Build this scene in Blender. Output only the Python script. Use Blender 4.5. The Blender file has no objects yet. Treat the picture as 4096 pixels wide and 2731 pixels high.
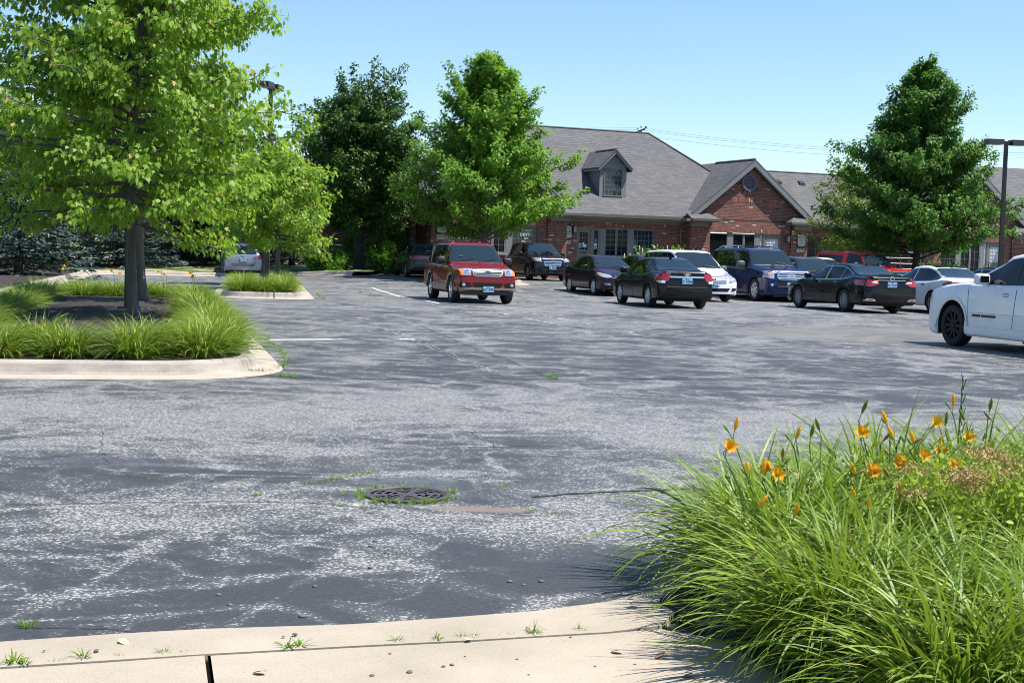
import bpy, bmesh, math, random
import numpy as np
from mathutils import Vector, Matrix
from mathutils.bvhtree import BVHTree
R = math.radians
random.seed(5)
rng = np.random.default_rng(5)
S = bpy.context.scene
COL = S.collection

# ------------------------------------------------------------------ camera
F, CAMH, CXP, CYP, YH, ROLL = 5700., 1.5, 2048., 1365.5, 1007., .03
PITCH = math.atan((CYP - YH) / F)
_f = Vector((0, math.cos(PITCH), -math.sin(PITCH)))
_u0 = Vector((0, math.sin(PITCH), math.cos(PITCH)))
_r = Vector((1, 0, 0)) * math.cos(ROLL) + _u0 * math.sin(ROLL)
_u = _u0 * math.cos(ROLL) - Vector((1, 0, 0)) * math.sin(ROLL)
cam = bpy.data.cameras.new('camera')
cam.sensor_width = 36
cam.lens = F / 4096 * 36
cam.clip_end = 3000
camo = bpy.data.objects.new('camera', cam)
COL.objects.link(camo)
camo.matrix_world = Matrix(((_r.x, _u.x, -_f.x, 0), (_r.y, _u.y, -_f.y, 0), (_r.z, _u.z, -_f.z, CAMH), (0, 0, 0, 1)))
S.camera = camo

# ------------------------------------------------------------------ light
SUN_EL = R(62)
w = bpy.data.worlds.new("World")
S.world = w
w.use_nodes = True
nt = w.node_tree
bg = nt.nodes['Background']
sky = nt.nodes.new('ShaderNodeTexSky')
sky.sky_type = 'NISHITA'
sky.sun_disc = False
sky.sun_elevation = SUN_EL
sky.sun_rotation = R(93)
sky.air_density = 1.0
sky.dust_density = .1
sky.ozone_density = 3.0
bg.inputs[1].default_value = .096
hsv = nt.nodes.new('ShaderNodeHueSaturation')
hsv.inputs['Saturation'].default_value = 1.05
nt.links.new(sky.outputs[0], hsv.inputs['Color'])
tint = nt.nodes.new('ShaderNodeMix'); tint.data_type = 'RGBA'; tint.blend_type = 'MULTIPLY'
tint.inputs[0].default_value = 1
tint.inputs[7].default_value = (.93, .985, 1.05, 1)
nt.links.new(hsv.outputs[0], tint.inputs[6])
nt.links.new(tint.outputs[2], bg.inputs[0])
sl = bpy.data.lights.new('sun', 'SUN')
sl.energy = 5.0
sl.angle = R(.5)
sl.color = (1, .95, .88)
so = bpy.data.objects.new('sun', sl)
COL.objects.link(so)
sd = Vector((math.cos(SUN_EL) * .998, -math.cos(SUN_EL) * .15, math.sin(SUN_EL)))
so.rotation_euler = sd.to_track_quat('Z', 'Y').to_euler()
so.location = (30, 0, 60)
S.view_settings.view_transform = 'Standard'
S.view_settings.look = 'None'
S.view_settings.exposure = .84
S.view_settings.gamma = 1
S.render.engine = 'CYCLES'
S.cycles.max_bounces = 6
S.cycles.transparent_max_bounces = 6
S.cycles.use_denoising = True
S.cycles.filter_width = 1.0

# ------------------------------------------------------------------ helpers
def gz(X, Y):
    a = min(1, max(0, (X + 12) / 5.)); a = a * a * (3 - 2 * a)
    return .03 * min(10, max(0, Y - 52)) * a
def ray(px, py):
    return _r * ((px - CXP) / F) + _u * ((CYP - py) / F) + _f
def G(px, py, z=0.):
    d = ray(px, py); t = (z - CAMH) / d.z
    return Vector((d.x * t, d.y * t, z))
def at(px, py, Y):
    d = ray(px, py); return Vector((0, 0, CAMH)) + d * (Y / d.y)

def tag(o, label=None, cat=None, group=None, kind=None):
    if label: o['label'] = label
    if cat: o['category'] = cat
    if group: o['group'] = group
    if kind: o['kind'] = kind
    return o
def thing(name, label, cat, loc=(0, 0, 0), rz=0, group=None, scale=1):
    o = bpy.data.objects.new(name, None); COL.objects.link(o)
    o.location = loc; o.rotation_euler = (0, 0, rz); o.scale = (scale,) * 3
    o.empty_display_size = .2
    return tag(o, label, cat, group)
def link(name, me, mats=None, parent=None, smooth=None):
    o = bpy.data.objects.new(name, me); COL.objects.link(o)
    if mats is not None:
        for m in (mats if isinstance(mats, (list, tuple)) else [mats]): me.materials.append(m)
    if parent: o.parent = parent
    if smooth is not None:
        me.polygons.foreach_set('use_smooth', [True] * len(me.polygons))
        if smooth < 180: me.set_sharp_from_angle(angle=R(smooth))
    return o
def copy_tree(o, parent=None):
    c = o.copy(); COL.objects.link(c)
    if parent: c.parent = parent
    for ch in o.children: copy_tree(ch, c)
    return c

class MB:
    def __init__(s): s.v = []; s.f = []; s.m = []
    def add(s, vs, fs, mi=0):
        n = len(s.v); s.v += [tuple(x) for x in vs]
        for f in fs: s.f.append([i + n for i in f]); s.m.append(mi)
        return s
    def quad(s, a, b, c, d, mi=0): return s.add([a, b, c, d], [(0, 1, 2, 3)], mi)
    def box(s, x0, x1, y0, y1, z0, z1, mi=0):
        v = [(x, y, z) for z in (z0, z1) for y in (y0, y1) for x in (x0, x1)]
        return s.add(v, [(0, 2, 3, 1), (4, 5, 7, 6), (0, 1, 5, 4), (2, 6, 7, 3), (0, 4, 6, 2), (1, 3, 7, 5)], mi)
    def obox(s, c, ax, ay, az, mi=0):
        c, ax, ay, az = map(Vector, (c, ax, ay, az))
        v = [c + ax * i + ay * j + az * k for k in (-1, 1) for j in (-1, 1) for i in (-1, 1)]
        return s.add(v, [(0, 2, 3, 1), (4, 5, 7, 6), (0, 1, 5, 4), (2, 6, 7, 3), (0, 4, 6, 2), (1, 3, 7, 5)], mi)
    def prism(s, poly, z0, z1, mi=0, f=lambda a, b, c: (a, b, c)):
        n = len(poly)
        v = [f(a, b, z0) for a, b in poly] + [f(a, b, z1) for a, b in poly]
        fs = [tuple(range(n))[::-1], tuple(range(n, 2 * n))] + [(i, (i + 1) % n, n + (i + 1) % n, n + i) for i in range(n)]
        return s.add(v, fs, mi)
    def tube(s, pts, rad, k=6, mi=0, cap=True):
        pts = [Vector(p) for p in pts]; n = len(pts)
        rad = rad if isinstance(rad, (list, tuple)) else [rad] * n
        vs = []
        for i, p in enumerate(pts):
            d = (pts[min(i + 1, n - 1)] - pts[max(i - 1, 0)]).normalized()
            a = d.orthogonal().normalized() if i == 0 else (a - d * a.dot(d)).normalized()
            b = d.cross(a)
            for j in range(k):
                t = 2 * math.pi * j / k
                vs.append(p + (a * math.cos(t) + b * math.sin(t)) * rad[i])
        fs = [(i * k + j, i * k + (j + 1) % k, (i + 1) * k + (j + 1) % k, (i + 1) * k + j) for i in range(n - 1) for j in range(k)]
        if cap: fs += [tuple(range(k))[::-1], tuple(range((n - 1) * k, n * k))]
        return s.add(vs, fs, mi)
    def lathe(s, prof, k=24, mi=0, axis='z', c=(0, 0, 0)):
        vs = []
        for r, h in prof:
            for j in range(k):
                t = 2 * math.pi * j / k
                a, b = r * math.cos(t), r * math.sin(t)
                vs.append({'z': (c[0] + a, c[1] + b, c[2] + h), 'y': (c[0] + a, c[1] + h, c[2] + b), 'x': (c[0] + h, c[1] + a, c[2] + b)}[axis])
        n = len(prof)
        s.add(vs, [(i * k + j, i * k + (j + 1) % k, (i + 1) * k + (j + 1) % k, (i + 1) * k + j) for i in range(n - 1) for j in range(k)], mi)
        return s
    def mesh(s, name):
        me = bpy.data.meshes.new(name)
        me.from_pydata(s.v, [], s.f); me.update()
        if any(s.m): me.polygons.foreach_set('material_index', s.m)
        return me
    def build(s, name, mats, parent=None, smooth=None, fix=True):
        me = s.mesh(name)
        if fix:
            bm = bmesh.new(); bm.from_mesh(me)
            bmesh.ops.recalc_face_normals(bm, faces=bm.faces); bm.to_mesh(me); bm.free()
        return link(name, me, mats, parent, smooth)

def text_obj(name, body, size, mat, parent, M, ext=.0015):
    cu = bpy.data.curves.new('lettering', 'FONT')
    cu.body = body; cu.size = size; cu.align_x = 'CENTER'; cu.align_y = 'CENTER'; cu.resolution_u = 3; cu.extrude = ext
    ob = bpy.data.objects.new('lettering', cu); COL.objects.link(ob)
    me = bpy.data.meshes.new_from_object(ob.evaluated_get(bpy.context.evaluated_depsgraph_get()))
    bpy.data.objects.remove(ob); bpy.data.curves.remove(cu)
    o = link(name, me, mat, parent)
    o.matrix_local = M
    return o
def facing(pos, xdir, zdir=(0, 0, 1)):
    """text matrix: text runs along xdir, up along zdir"""
    x = Vector(xdir).normalized(); y = Vector(zdir).normalized(); z = x.cross(y)
    return Matrix(((x.x, y.x, z.x, pos[0]), (x.y, y.y, z.y, pos[1]), (x.z, y.z, z.z, pos[2]), (0, 0, 0, 1)))

# ------------------------------------------------------------------ materials
def mat(name, col=(.5, .5, .5), rough=.6, metal=0., coat=0., spec=.5, emit=None):
    m = bpy.data.materials.new(name); m.use_nodes = True
    b = m.node_tree.nodes['Principled BSDF']
    b.inputs['Base Color'].default_value = (*col, 1)
    b.inputs['Roughness'].default_value = rough
    b.inputs['Metallic'].default_value = metal
    b.inputs['Coat Weight'].default_value = coat
    b.inputs['Coat Roughness'].default_value = .03
    b.inputs['Specular IOR Level'].default_value = spec
    if emit:
        b.inputs['Emission Color'].default_value = (*emit[0], 1); b.inputs['Emission Strength'].default_value = emit[1]
    return m
class N:
    def __init__(s, m): s.m = m; s.t = m.node_tree; s.b = s.t.nodes['Principled BSDF']
    def n(s, typ, **kw):
        nd = s.t.nodes.new(typ)
        for k, v in kw.items():
            if k.startswith('i_'): nd.inputs[k[2:].replace('_', ' ')].default_value = v
            else: setattr(nd, k, v)
        return nd
    def l(s, a, b): s.t.links.new(a, b)
    def pos(s, kind='Object'): return s.n('ShaderNodeTexCoord').outputs[kind]
    def mapping(s, src, scale=(1, 1, 1), loc=(0, 0, 0), rot=(0, 0, 0)):
        mp = s.n('ShaderNodeMapping'); s.l(src, mp.inputs[0])
        mp.inputs['Scale'].default_value = scale; mp.inputs['Location'].default_value = loc; mp.inputs['Rotation'].default_value = rot
        return mp.outputs[0]
    def noise(s, src, scale, detail=3, rough=.5, dist=0):
        x = s.n('ShaderNodeTexNoise', i_Scale=scale, i_Detail=detail, i_Roughness=rough, i_Distortion=dist); s.l(src, x.inputs['Vector'])
        return x.outputs['Fac']
    def ramp(s, src, stops, interp='LINEAR'):
        x = s.n('ShaderNodeValToRGB'); s.l(src, x.inputs[0]); e = x.color_ramp.elements; x.color_ramp.interpolation = interp
        while len(e) < len(stops): e.new(.5)
        for el, (p, c) in zip(e, stops):
            el.position = p; el.color = (*c, 1) if isinstance(c, tuple) else (c, c, c, 1)
        return x.outputs[0]
    def math(s, op, a, b=None, c=None, clamp=False):
        x = s.n('ShaderNodeMath', operation=op, use_clamp=clamp)
        for i, v in enumerate((a, b, c)):
            if v is None: continue
            if isinstance(v, (int, float)): x.inputs[i].default_value = v
            else: s.l(v, x.inputs[i])
        return x.outputs[0]
    def mix(s, f, a, b, blend='MIX'):
        x = s.n('ShaderNodeMix', data_type='RGBA', blend_type=blend)
        for i, v in ((0, f), (6, a), (7, b)):
            if isinstance(v, (int, float)): x.inputs[i].default_value = v
            elif isinstance(v, tuple): x.inputs[i].default_value = (*v, 1)
            else: s.l(v, x.inputs[i])
        return x.outputs[2]
    def sep(s, src):
        x = s.n('ShaderNodeSeparateXYZ'); s.l(src, x.inputs[0]); return x.outputs
    def comb(s, x, y, z=0.):
        c = s.n('ShaderNodeCombineXYZ')
        for i, v in enumerate((x, y, z)):
            if isinstance(v, (int, float)): c.inputs[i].default_value = v
            else: s.l(v, c.inputs[i])
        return c.outputs[0]
    def col(s, c): s.l(c, s.b.inputs['Base Color'])
    def rough(s, c): s.l(c, s.b.inputs['Roughness'])
    def bump(s, h, strength=.3, dist=.01):
        x = s.n('ShaderNodeBump', i_Strength=strength, i_Distance=dist); s.l(h, x.inputs['Height']); s.l(x.outputs[0], s.b.inputs['Normal'])

M = {}
def bumpband(n, v, a, b, soft):
    """1 between a and b, soft edges"""
    up = n.math('MULTIPLY', n.math('SUBTRACT', v, a), 1 / soft, clamp=True)
    dn = n.math('MULTIPLY', n.math('SUBTRACT', b, v), 1 / soft, clamp=True)
    return n.math('MULTIPLY', up, dn)
def make_asphalt():
    m = mat('worn_sealed_asphalt', rough=.75); n = N(m); P = n.pos('Object')
    X, Y, _ = n.sep(P)
    warp = n.n('ShaderNodeTexNoise', i_Scale=.35, i_Detail=3.); n.l(P, warp.inputs['Vector'])
    big = n.noise(n.mapping(P, (.42, .5, 1)), 1.0, 5, .6, .6)
    streak = n.noise(n.mapping(P, (.6, 1.1, 1), rot=(0, 0, .12)), 1.1, 6, .65, 1.2)
    streak2 = n.noise(n.mapping(P, (1.4, .22, 1), rot=(0, 0, .5)), 1.0, 4, .6, 1.5)
    swirl = n.noise(P, .9, 5, .65, 2.5)
    thin = n.n('ShaderNodeTexNoise', i_Scale=.8, i_Detail=2., i_Distortion=1.2); n.l(n.mapping(P, (.6, 1.0, 1)), thin.inputs['Vector'])
    line = n.math('SUBTRACT', 1, n.math('MULTIPLY', n.math('ABSOLUTE', n.math('SUBTRACT', thin.outputs['Fac'], .5)), 22), clamp=True)
    thin2 = n.n('ShaderNodeTexNoise', i_Scale=.42, i_Detail=2., i_Distortion=.8); n.l(n.mapping(P, (.8, .6, 1), loc=(7, 3, 0)), thin2.inputs['Vector'])
    line2 = n.math('SUBTRACT', 1, n.math('MULTIPLY', n.math('ABSOLUTE', n.math('SUBTRACT', thin2.outputs['Fac'], .5)), 26), clamp=True)
    d = n.math('ADD', n.math('MULTIPLY', big, .65), n.math('MULTIPLY', streak, .45))
    d = n.math('ADD', d, n.math('MULTIPLY', streak2, .3))
    d = n.math('ADD', d, n.math('MULTIPLY', swirl, .6))
    d = n.math('SUBTRACT', d, .97)
    d = n.math('ADD', d, n.math('MULTIPLY', line, .24))
    d = n.math('ADD', d, n.math('MULTIPLY', line2, .20))
    thin3 = n.n('ShaderNodeTexNoise', i_Scale=1.5, i_Detail=2., i_Distortion=.9); n.l(n.mapping(P, (.9, .7, 1), loc=(3, 9, 0), rot=(0, 0, .7)), thin3.inputs['Vector'])
    line3 = n.math('SUBTRACT', 1, n.math('MULTIPLY', n.math('ABSOLUTE', n.math('SUBTRACT', thin3.outputs['Fac'], .5)), 30), clamp=True)
    d = n.math('ADD', d, n.math('MULTIPLY', line3, .15))
    wY = n.math('ADD', Y, n.math('MULTIPLY', n.math('SUBTRACT', warp.outputs['Fac'], .5), 2.4))
    lane = bumpband(n, wY, 8.6, 16.5, 4.0)
    d = n.math('ADD', d, n.math('MULTIPLY', lane, .21))
    d = n.math('ADD', d, n.math('MULTIPLY', bumpband(n, wY, 6.9, 9.0, .8), .10))
    d = n.math('SUBTRACT', d, n.math('MULTIPLY', bumpband(n, wY, 2.0, 7.6, 1.6), .10))
    d = n.math('SUBTRACT', d, n.math('MULTIPLY', bumpband(n, wY, 15.3, 23, .5), .04))
    d = n.math('ADD', d, n.math('MULTIPLY', bumpband(n, Y, 23, 200, 18), .10))
    # aggregate specks
    vor = n.n('ShaderNodeTexVoronoi', i_Scale=85., feature='F1'); n.l(P, vor.inputs['Vector'])
    rnd = n.sep(vor.outputs['Color'])[0]
    fine = n.noise(P, 210, 2, .6)
    th = n.math('ADD', n.math('MULTIPLY', rnd, .75), n.math('MULTIPLY', fine, .35))
    dens = n.math('MAXIMUM', n.math('MINIMUM', n.math('ADD', .215, n.math('MULTIPLY', d, .95), clamp=True), .52), n.math('ADD', .13, n.math('MULTIPLY', swirl, .10)))
    speck = n.math('MULTIPLY', n.math('SUBTRACT', n.math('ADD', dens, .0), th), 9, clamp=True)
    base = n.ramp(n.noise(P, 45, 3, .6), [(.3, (.026, .0295, .0335)), (.7, (.048, .053, .058))])
    base = n.mix(n.math('MULTIPLY', n.math('SUBTRACT', dens, .17), 1.35, clamp=True), base, (.158, .164, .163))
    grain = n.ramp(n.noise(P, 330, 2, .6), [(.38, .55), (.62, 1.3)])
    base = n.mix(1.0, base, grain, 'MULTIPLY')
    c = n.mix(speck, base, n.ramp(fine, [(.3, (.21, .21, .205)), (.7, (.40, .395, .38))]))
    # grey brown unsealed lane in front of the parked cars at right
    dx = n.math('MULTIPLY', n.math('SUBTRACT', X, 9.2), 1 / 5.2); dy = n.math('MULTIPLY', n.math('SUBTRACT', n.math('ADD', Y, n.math('MULTIPLY', X, -.2)), 28.2), 1 / 3.6)
    rr = n.math('ADD', n.math('MULTIPLY', dx, dx), n.math('MULTIPLY', dy, dy))
    rr = n.math('ADD', rr, n.math('MULTIPLY', n.math('SUBTRACT', swirl, .5), 1.3))
    pm = n.math('MULTIPLY', n.math('SUBTRACT', 1.05, rr), 3, clamp=True)
    c = n.mix(n.math('MULTIPLY', pm, .6), c, n.mix(grain, (.11, .103, .092), (.145, .135, .122)))
    # brown silt beside the drain
    def blob(cx, cy, sx, sy, col, amt, c, k=1.6):
        ax = n.math('MULTIPLY', n.math('SUBTRACT', X, cx), 1 / sx); ay = n.math('MULTIPLY', n.math('SUBTRACT', Y, cy), 1 / sy)
        r2 = n.math('ADD', n.math('MULTIPLY', ax, ax), n.math('MULTIPLY', ay, ay))
        r2 = n.math('ADD', r2, n.math('MULTIPLY', n.math('SUBTRACT', n.noise(P, 7, 4, .6), .5), 1.8))
        return n.mix(n.math('MULTIPLY', n.math('MULTIPLY', n.math('SUBTRACT', 1, r2), k, clamp=True), amt), c, n.mix(grain, tuple(x * .6 for x in col), col))
    c = blob(-.17, 8.22, .36, .11, (.19, .145, .12), .85, c)
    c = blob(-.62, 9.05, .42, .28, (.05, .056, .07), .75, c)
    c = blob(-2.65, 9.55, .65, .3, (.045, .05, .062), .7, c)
    n.col(c)
    n.bump(n.math('ADD', n.noise(P, 240, 2, .7), n.math('MULTIPLY', rnd, .3)), .35, .006)
    n.rough(n.ramp(speck, [(0, .62), (1, .85)]))
    return m
M['asphalt'] = make_asphalt()
def noisy(name, c0, c1, scale=6, fine=90, rough=.85, bump=.2, dist=.005, stretch=(1, 1, 1), amt=.35, spots=None):
    m = mat(name, rough=rough); n = N(m); P = n.pos()
    c = n.ramp(n.noise(n.mapping(P, stretch), scale, 5, .6), [(.3, c0), (.7, c1)])
    g = n.noise(P, fine, 3, .6)
    c = n.mix(amt, c, n.ramp(g, [(.3, .35), (.7, 1.0)]), 'MULTIPLY')
    if spots:
        v = n.n('ShaderNodeTexVoronoi', i_Scale=spots[0]); n.l(P, v.inputs['Vector'])
        c = n.mix(n.math('LESS_THAN', v.outputs['Distance'], spots[1]), c, spots[2])
    n.col(c); n.bump(g, bump, dist)
    return m
M['concrete'] = noisy('pale_concrete', (.33, .285, .218), (.43, .37, .29), 1.6, 110, .85, .2, .003, amt=.3, spots=(26, .07, (.2, .17, .14)))
M['curbcon'] = noisy('weathered_kerb_concrete', (.26, .235, .20), (.43, .385, .325), 2.2, 60, .85, .25, .006, (1, 1, 3), .3, spots=(18, .06, (.2, .18, .16)))
M['gutter'] = noisy('gutter_concrete', (.36, .305, .245), (.46, .40, .325), 3, 80, .85, .15, .004)
M['mulch'] = noisy('dark_bark_mulch', (.016, .012, .010), (.06, .045, .036), 16, 38, .95, 1.0, .03, (1, 2.2, 1), .6)
M['grass'] = noisy('lawn_soil', (.05, .09, .02), (.10, .14, .035), 1.2, 40, .95, .6, .02)
M['dirt'] = noisy('joint_dirt', (.03, .024, .018), (.10, .075, .05), 20, 90, .95, .6, .01)
def make_drygrass():
    m = mat('sparse_lawn', rough=.95); n = N(m); P = n.pos()
    a = n.ramp(n.noise(n.mapping(P, (.6, 1.6, 1)), 1.1, 5, .65), [(.42, (.055, .10, .02)), (.52, (.13, .17, .045)), (.6, (.42, .36, .25))])
    c = n.mix(.5, a, n.ramp(n.noise(P, 30, 3, .7), [(.3, .3), (.7, 1.2)]), 'MULTIPLY')
    n.col(c); n.bump(n.noise(P, 60, 2), .6, .03)
    return m
M['lawn'] = make_drygrass()
def make_brick(name, rot=False, dark=1.0):
    m = mat(name, rough=.85); n = N(m); P = n.pos()
    X, Y, Z = n.sep(P); u = n.math('ADD', X, Y)
    vec = n.comb(Z, u) if rot else n.comb(u, Z)
    b = n.n('ShaderNodeTexBrick', offset=.5, squash=1.0)
    b.inputs['Color1'].default_value = (0, 0, 0, 1); b.inputs['Color2'].default_value = (1, 1, 1, 1); b.inputs['Mortar'].default_value = (.5, .5, .5, 1)
    b.inputs['Scale'].default_value = 1; b.inputs['Mortar Size'].default_value = .0055; b.inputs['Mortar Smooth'].default_value = .1
    b.inputs['Brick Width'].default_value = .205; b.inputs['Row Height'].default_value = .0685; b.inputs['Bias'].default_value = 0
    n.l(vec, b.inputs['Vector'])
    k = dark
    c = n.ramp(b.outputs['Color'], [(0, (.045 * k, .045 * k, .05 * k)), (.07, (.05 * k, .045 * k, .045 * k)), (.09, (.135 * k, .038 * k, .027 * k)), (.5, (.19 * k, .053 * k, .034 * k)), (.93, (.25 * k, .078 * k, .05 * k)), (.965, (.27 * k, .09 * k, .058 * k)), (.985, (.52 * k, .45 * k, .36 * k))])
    c = n.mix(.35, c, n.ramp(n.noise(P, 14, 4, .6), [(.3, .5), (.7, 1.2)]), 'MULTIPLY')
    c = n.mix(b.outputs['Fac'], c, (.25 * k, .22 * k, .185 * k))
    n.col(c); n.bump(n.math('SUBTRACT', 1, b.outputs['Fac']), .4, .008)
    return m
M['brick'] = make_brick('red_brick')
M['soldier'] = make_brick('red_brick_on_end', True)
def make_shingle(name, axis):
    m = mat(name, rough=.9); n = N(m); P = n.pos(); X, Y, Z = n.sep(P)
    u = {'x': X, 'y': Y}[axis]
    b = n.n('ShaderNodeTexBrick', offset=.37, offset_frequency=2)
    b.inputs['Color1'].default_value = (0, 0, 0, 1); b.inputs['Color2'].default_value = (1, 1, 1, 1); b.inputs['Mortar'].default_value = (0, 0, 0, 1)
    b.inputs['Scale'].default_value = 1; b.inputs['Mortar Size'].default_value = .009; b.inputs['Mortar Smooth'].default_value = .3
    b.inputs['Brick Width'].default_value = .33; b.inputs['Row Height'].default_value = .09
    n.l(n.comb(u, Z), b.inputs['Vector'])
    c = n.ramp(b.outputs['Color'], [(0, (.088, .089, .095)), (.5, (.107, .107, .112)), (1, (.124, .123, .123))])
    c = n.mix(.5, c, n.ramp(n.noise(P, .8, 4, .6), [(.3, .75), (.7, 1.1)]), 'MULTIPLY')
    c = n.mix(.4, c, n.ramp(n.noise(P, 55, 2, .6), [(.3, .6), (.7, 1.3)]), 'MULTIPLY')
    c = n.mix(n.math('MULTIPLY', b.outputs['Fac'], .48), c, (.035, .033, .036))
    n.col(c); n.bump(n.math('SUBTRACT', 1, b.outputs['Fac']), .5, .012)
    return m
M['shx'] = make_shingle('grey_shingles', 'x'); M['shy'] = make_shingle('grey_shingles_on_gable', 'y')
def make_leaf(name, a, b, trans, rough=.5, tm=.38, young=None, spec=.3):
    m = mat(name, rough=rough); n = N(m)
    g = n.n('ShaderNodeNewGeometry'); P = n.pos()
    r = g.outputs['Random Per Island']
    c = n.mix(r, a, b)
    c = n.mix(n.ramp(n.noise(P, .9, 3), [(.35, 0), (.68, .65)]), c, tuple(x * .72 for x in a))
    if young: c = n.mix(n.math('GREATER_THAN', r, .955), c, young)
    n.col(c); n.b.inputs['Specular IOR Level'].default_value = spec
    t = n.n('ShaderNodeBsdfTranslucent'); n.l(n.mix(r, trans, tuple(x * 1.25 for x in trans)), t.inputs[0])
    mx = n.n('ShaderNodeMixShader'); mx.inputs[0].default_value = tm
    n.l(n.b.outputs[0], mx.inputs[1]); n.l(t.outputs[0], mx.inputs[2])
    n.l(mx.outputs[0], n.t.nodes['Material Output'].inputs[0])
    return m
M['leaf_bright'] = make_leaf('bright_maple_leaf', (.13, .25, .02), (.27, .39, .045), (.34, .54, .04), young=(.38, .30, .07), tm=.42)
M['leaf_mid'] = make_leaf('maple_leaf', (.10, .23, .022), (.21, .36, .04), (.26, .48, .035), young=(.24, .27, .05))
M['leaf_deep'] = make_leaf('deep_maple_leaf', (.05, .145, .02), (.12, .24, .034), (.12, .28, .025), young=(.16, .19, .04))
M['leaf_pear'] = make_leaf('pear_leaf', (.04, .105, .016), (.09, .175, .028), (.075, .17, .017), rough=.48, tm=.27, spec=.3)
M['leaf_yellow'] = make_leaf('yellow_green_leaf', (.13, .22, .02), (.27, .36, .04), (.3, .42, .03))
M['leaf_shrub'] = make_leaf('shrub_leaf', (.06, .16, .015), (.13, .28, .03), (.12, .27, .02))
M['leaf_spirea'] = make_leaf('spirea_leaf', (.22, .33, .03), (.38, .48, .06), (.3, .42, .03))
M['needle_blue'] = make_leaf('blue_spruce_needles', (.05, .088, .078), (.115, .17, .16), (.04, .07, .05), tm=.1)
M['needle_dark'] = make_leaf('dark_spruce_needles', (.018, .04, .02), (.045, .085, .04), (.02, .04, .015), tm=.1)
M['needle_arbor'] = make_leaf('arborvitae_sprays', (.04, .12, .02), (.09, .2, .035), (.05, .12, .02), tm=.15)
M['lily'] = make_leaf('daylily_blade', (.075, .16, .012), (.27, .355, .045), (.27, .40, .028), rough=.48, tm=.22, spec=.35, young=(.40, .33, .13))
M['lily_deep'] = make_leaf('deep_daylily_blade', (.05, .14, .015), (.11, .23, .028), (.11, .25, .02), rough=.5, tm=.3, spec=.3)
M['petal'] = make_leaf('orange_petal', (.78, .40, .015), (.88, .56, .04), (.85, .48, .02), tm=.35)
M['dry'] = make_leaf('dried_flower', (.33, .2, .1), (.5, .36, .2), (.3, .2, .1), tm=.2)
M['corymb'] = make_leaf('faded_flower_head', (.36, .25, .09), (.52, .40, .15), (.3, .2, .08), tm=.2)
M['void'] = mat('pit_shade', (.004, .004, .004), 1, spec=0)
M['plume'] = mat('cream_plume', (.62, .52, .36), .9)
M['weed'] = make_leaf('weed_blade', (.09, .2, .02), (.2, .32, .05), (.18, .33, .03))
M['bark'] = noisy('grey_maple_bark', (.08, .07, .062), (.19, .17, .15), 9, 60, .9, .8, .02, (1, 1, .12), .5)
M['bark_dark'] = noisy('dark_bark', (.03, .026, .022), (.07, .06, .05), 9, 60, .9, .8, .02, (1, 1, .15), .5)
M['bronze'] = mat('dark_bronze_paint', (.028, .024, .023), .45)
M['lens'] = mat('lamp_lens', (.5, .5, .48), .3)
M['grey_trim'] = noisy('grey_painted_trim', (.17, .175, .185), (.21, .215, .225), 3, 60, .6, .1, .002, amt=.12)
M['taupe'] = noisy('taupe_painted_trim', (.17, .15, .12), (.20, .18, .145), 3, 60, .6, .1, .002, amt=.12)
M['gutterm'] = mat('taupe_gutter', (.12, .105, .09), .4)
M['win'] = mat('dark_window_glass', (.008, .011, .014), .04, 0, 0, .12)
M['winsky'] = mat('sky_tinted_glass', (.02, .035, .055), .03, 0, 0, .6)  # blue base colour stands in for sky reflected in the dormer pane
M['winteal'] = mat('tinted_window_glass', (.012, .034, .038), .05, 0, 0, .35)
M['blind'] = mat('pale_window_blind', (.42, .46, .5), .35)
M['muntin'] = mat('window_grid', (.16, .17, .175), .5)
M['white'] = mat('white_enamel', (.75, .74, .7), .5)
M['cream'] = mat('cream_sign_face', (.52, .5, .42), .6)
M['black'] = mat('black_satin', (.012, .012, .013), .45)
M['signblue'] = mat('sign_blue', (.04, .22, .5), .5)
M['steel'] = mat('galvanised_pipe', (.32, .33, .35), .45, .7)
M['iron'] = noisy('cast_iron', (.05, .042, .045), (.10, .085, .085), 20, 120, .5, .3, .003)
M['paintline'] = None
def make_paint(name, thr):
    m = mat(name, rough=.7); n = N(m); P = n.pos()
    a = n.noise(n.mapping(P, (1, 1, 1)), 55, 3, .7); b = n.noise(P, 2.2, 4, .65)
    k = n.math('MULTIPLY', n.math('SUBTRACT', n.math('ADD', n.math('MULTIPLY', a, .5), n.math('MULTIPLY', b, .8)), thr), 9, clamp=True)
    n.col(n.mix(k, (.05, .056, .068), (.62, .62, .6))); return m
M['line'] = make_paint('worn_white_line_paint', .44); M['line_faint'] = make_paint('faint_white_line_paint', .62)
M['crack'] = noisy('dark_crack', (.015, .014, .014), (.04, .036, .03), 12, 90, .95, .3, .004)

# ------------------------------------------------------------------ ground
def sheet(name, poly, z, m, kind='structure'):
    b = MB(); b.add([(p[0], p[1], z if z is not None else p[2]) for p in poly], [tuple(range(len(poly)))])
    return tag(b.build(name, m), kind=kind)
def grid_sheet(name, xs, ys, zf, m):
    b = MB(); nx = len(xs)
    b.add([(x, y, zf(x, y)) for y in ys for x in xs], [(j * nx + i, j * nx + i + 1, (j + 1) * nx + i + 1, (j + 1) * nx + i) for j in range(len(ys) - 1) for i in range(nx - 1)])
    return tag(b.build(name, m, smooth=180), kind='structure')
grid_sheet('parking_lot', [-70, -40, -20] + list(np.arange(-13, -5, .5)) + [-4, 0, 10, 30, 60, 90], [-12, 0, 20, 40] + list(np.arange(50, 66, 1.)) + [80, 140], gz, M['asphalt'])
big = 1500
sheet('ground', [(-big, -big), (big, -big), (big, big), (-big, big)], -.06, M['grass'])

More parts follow.
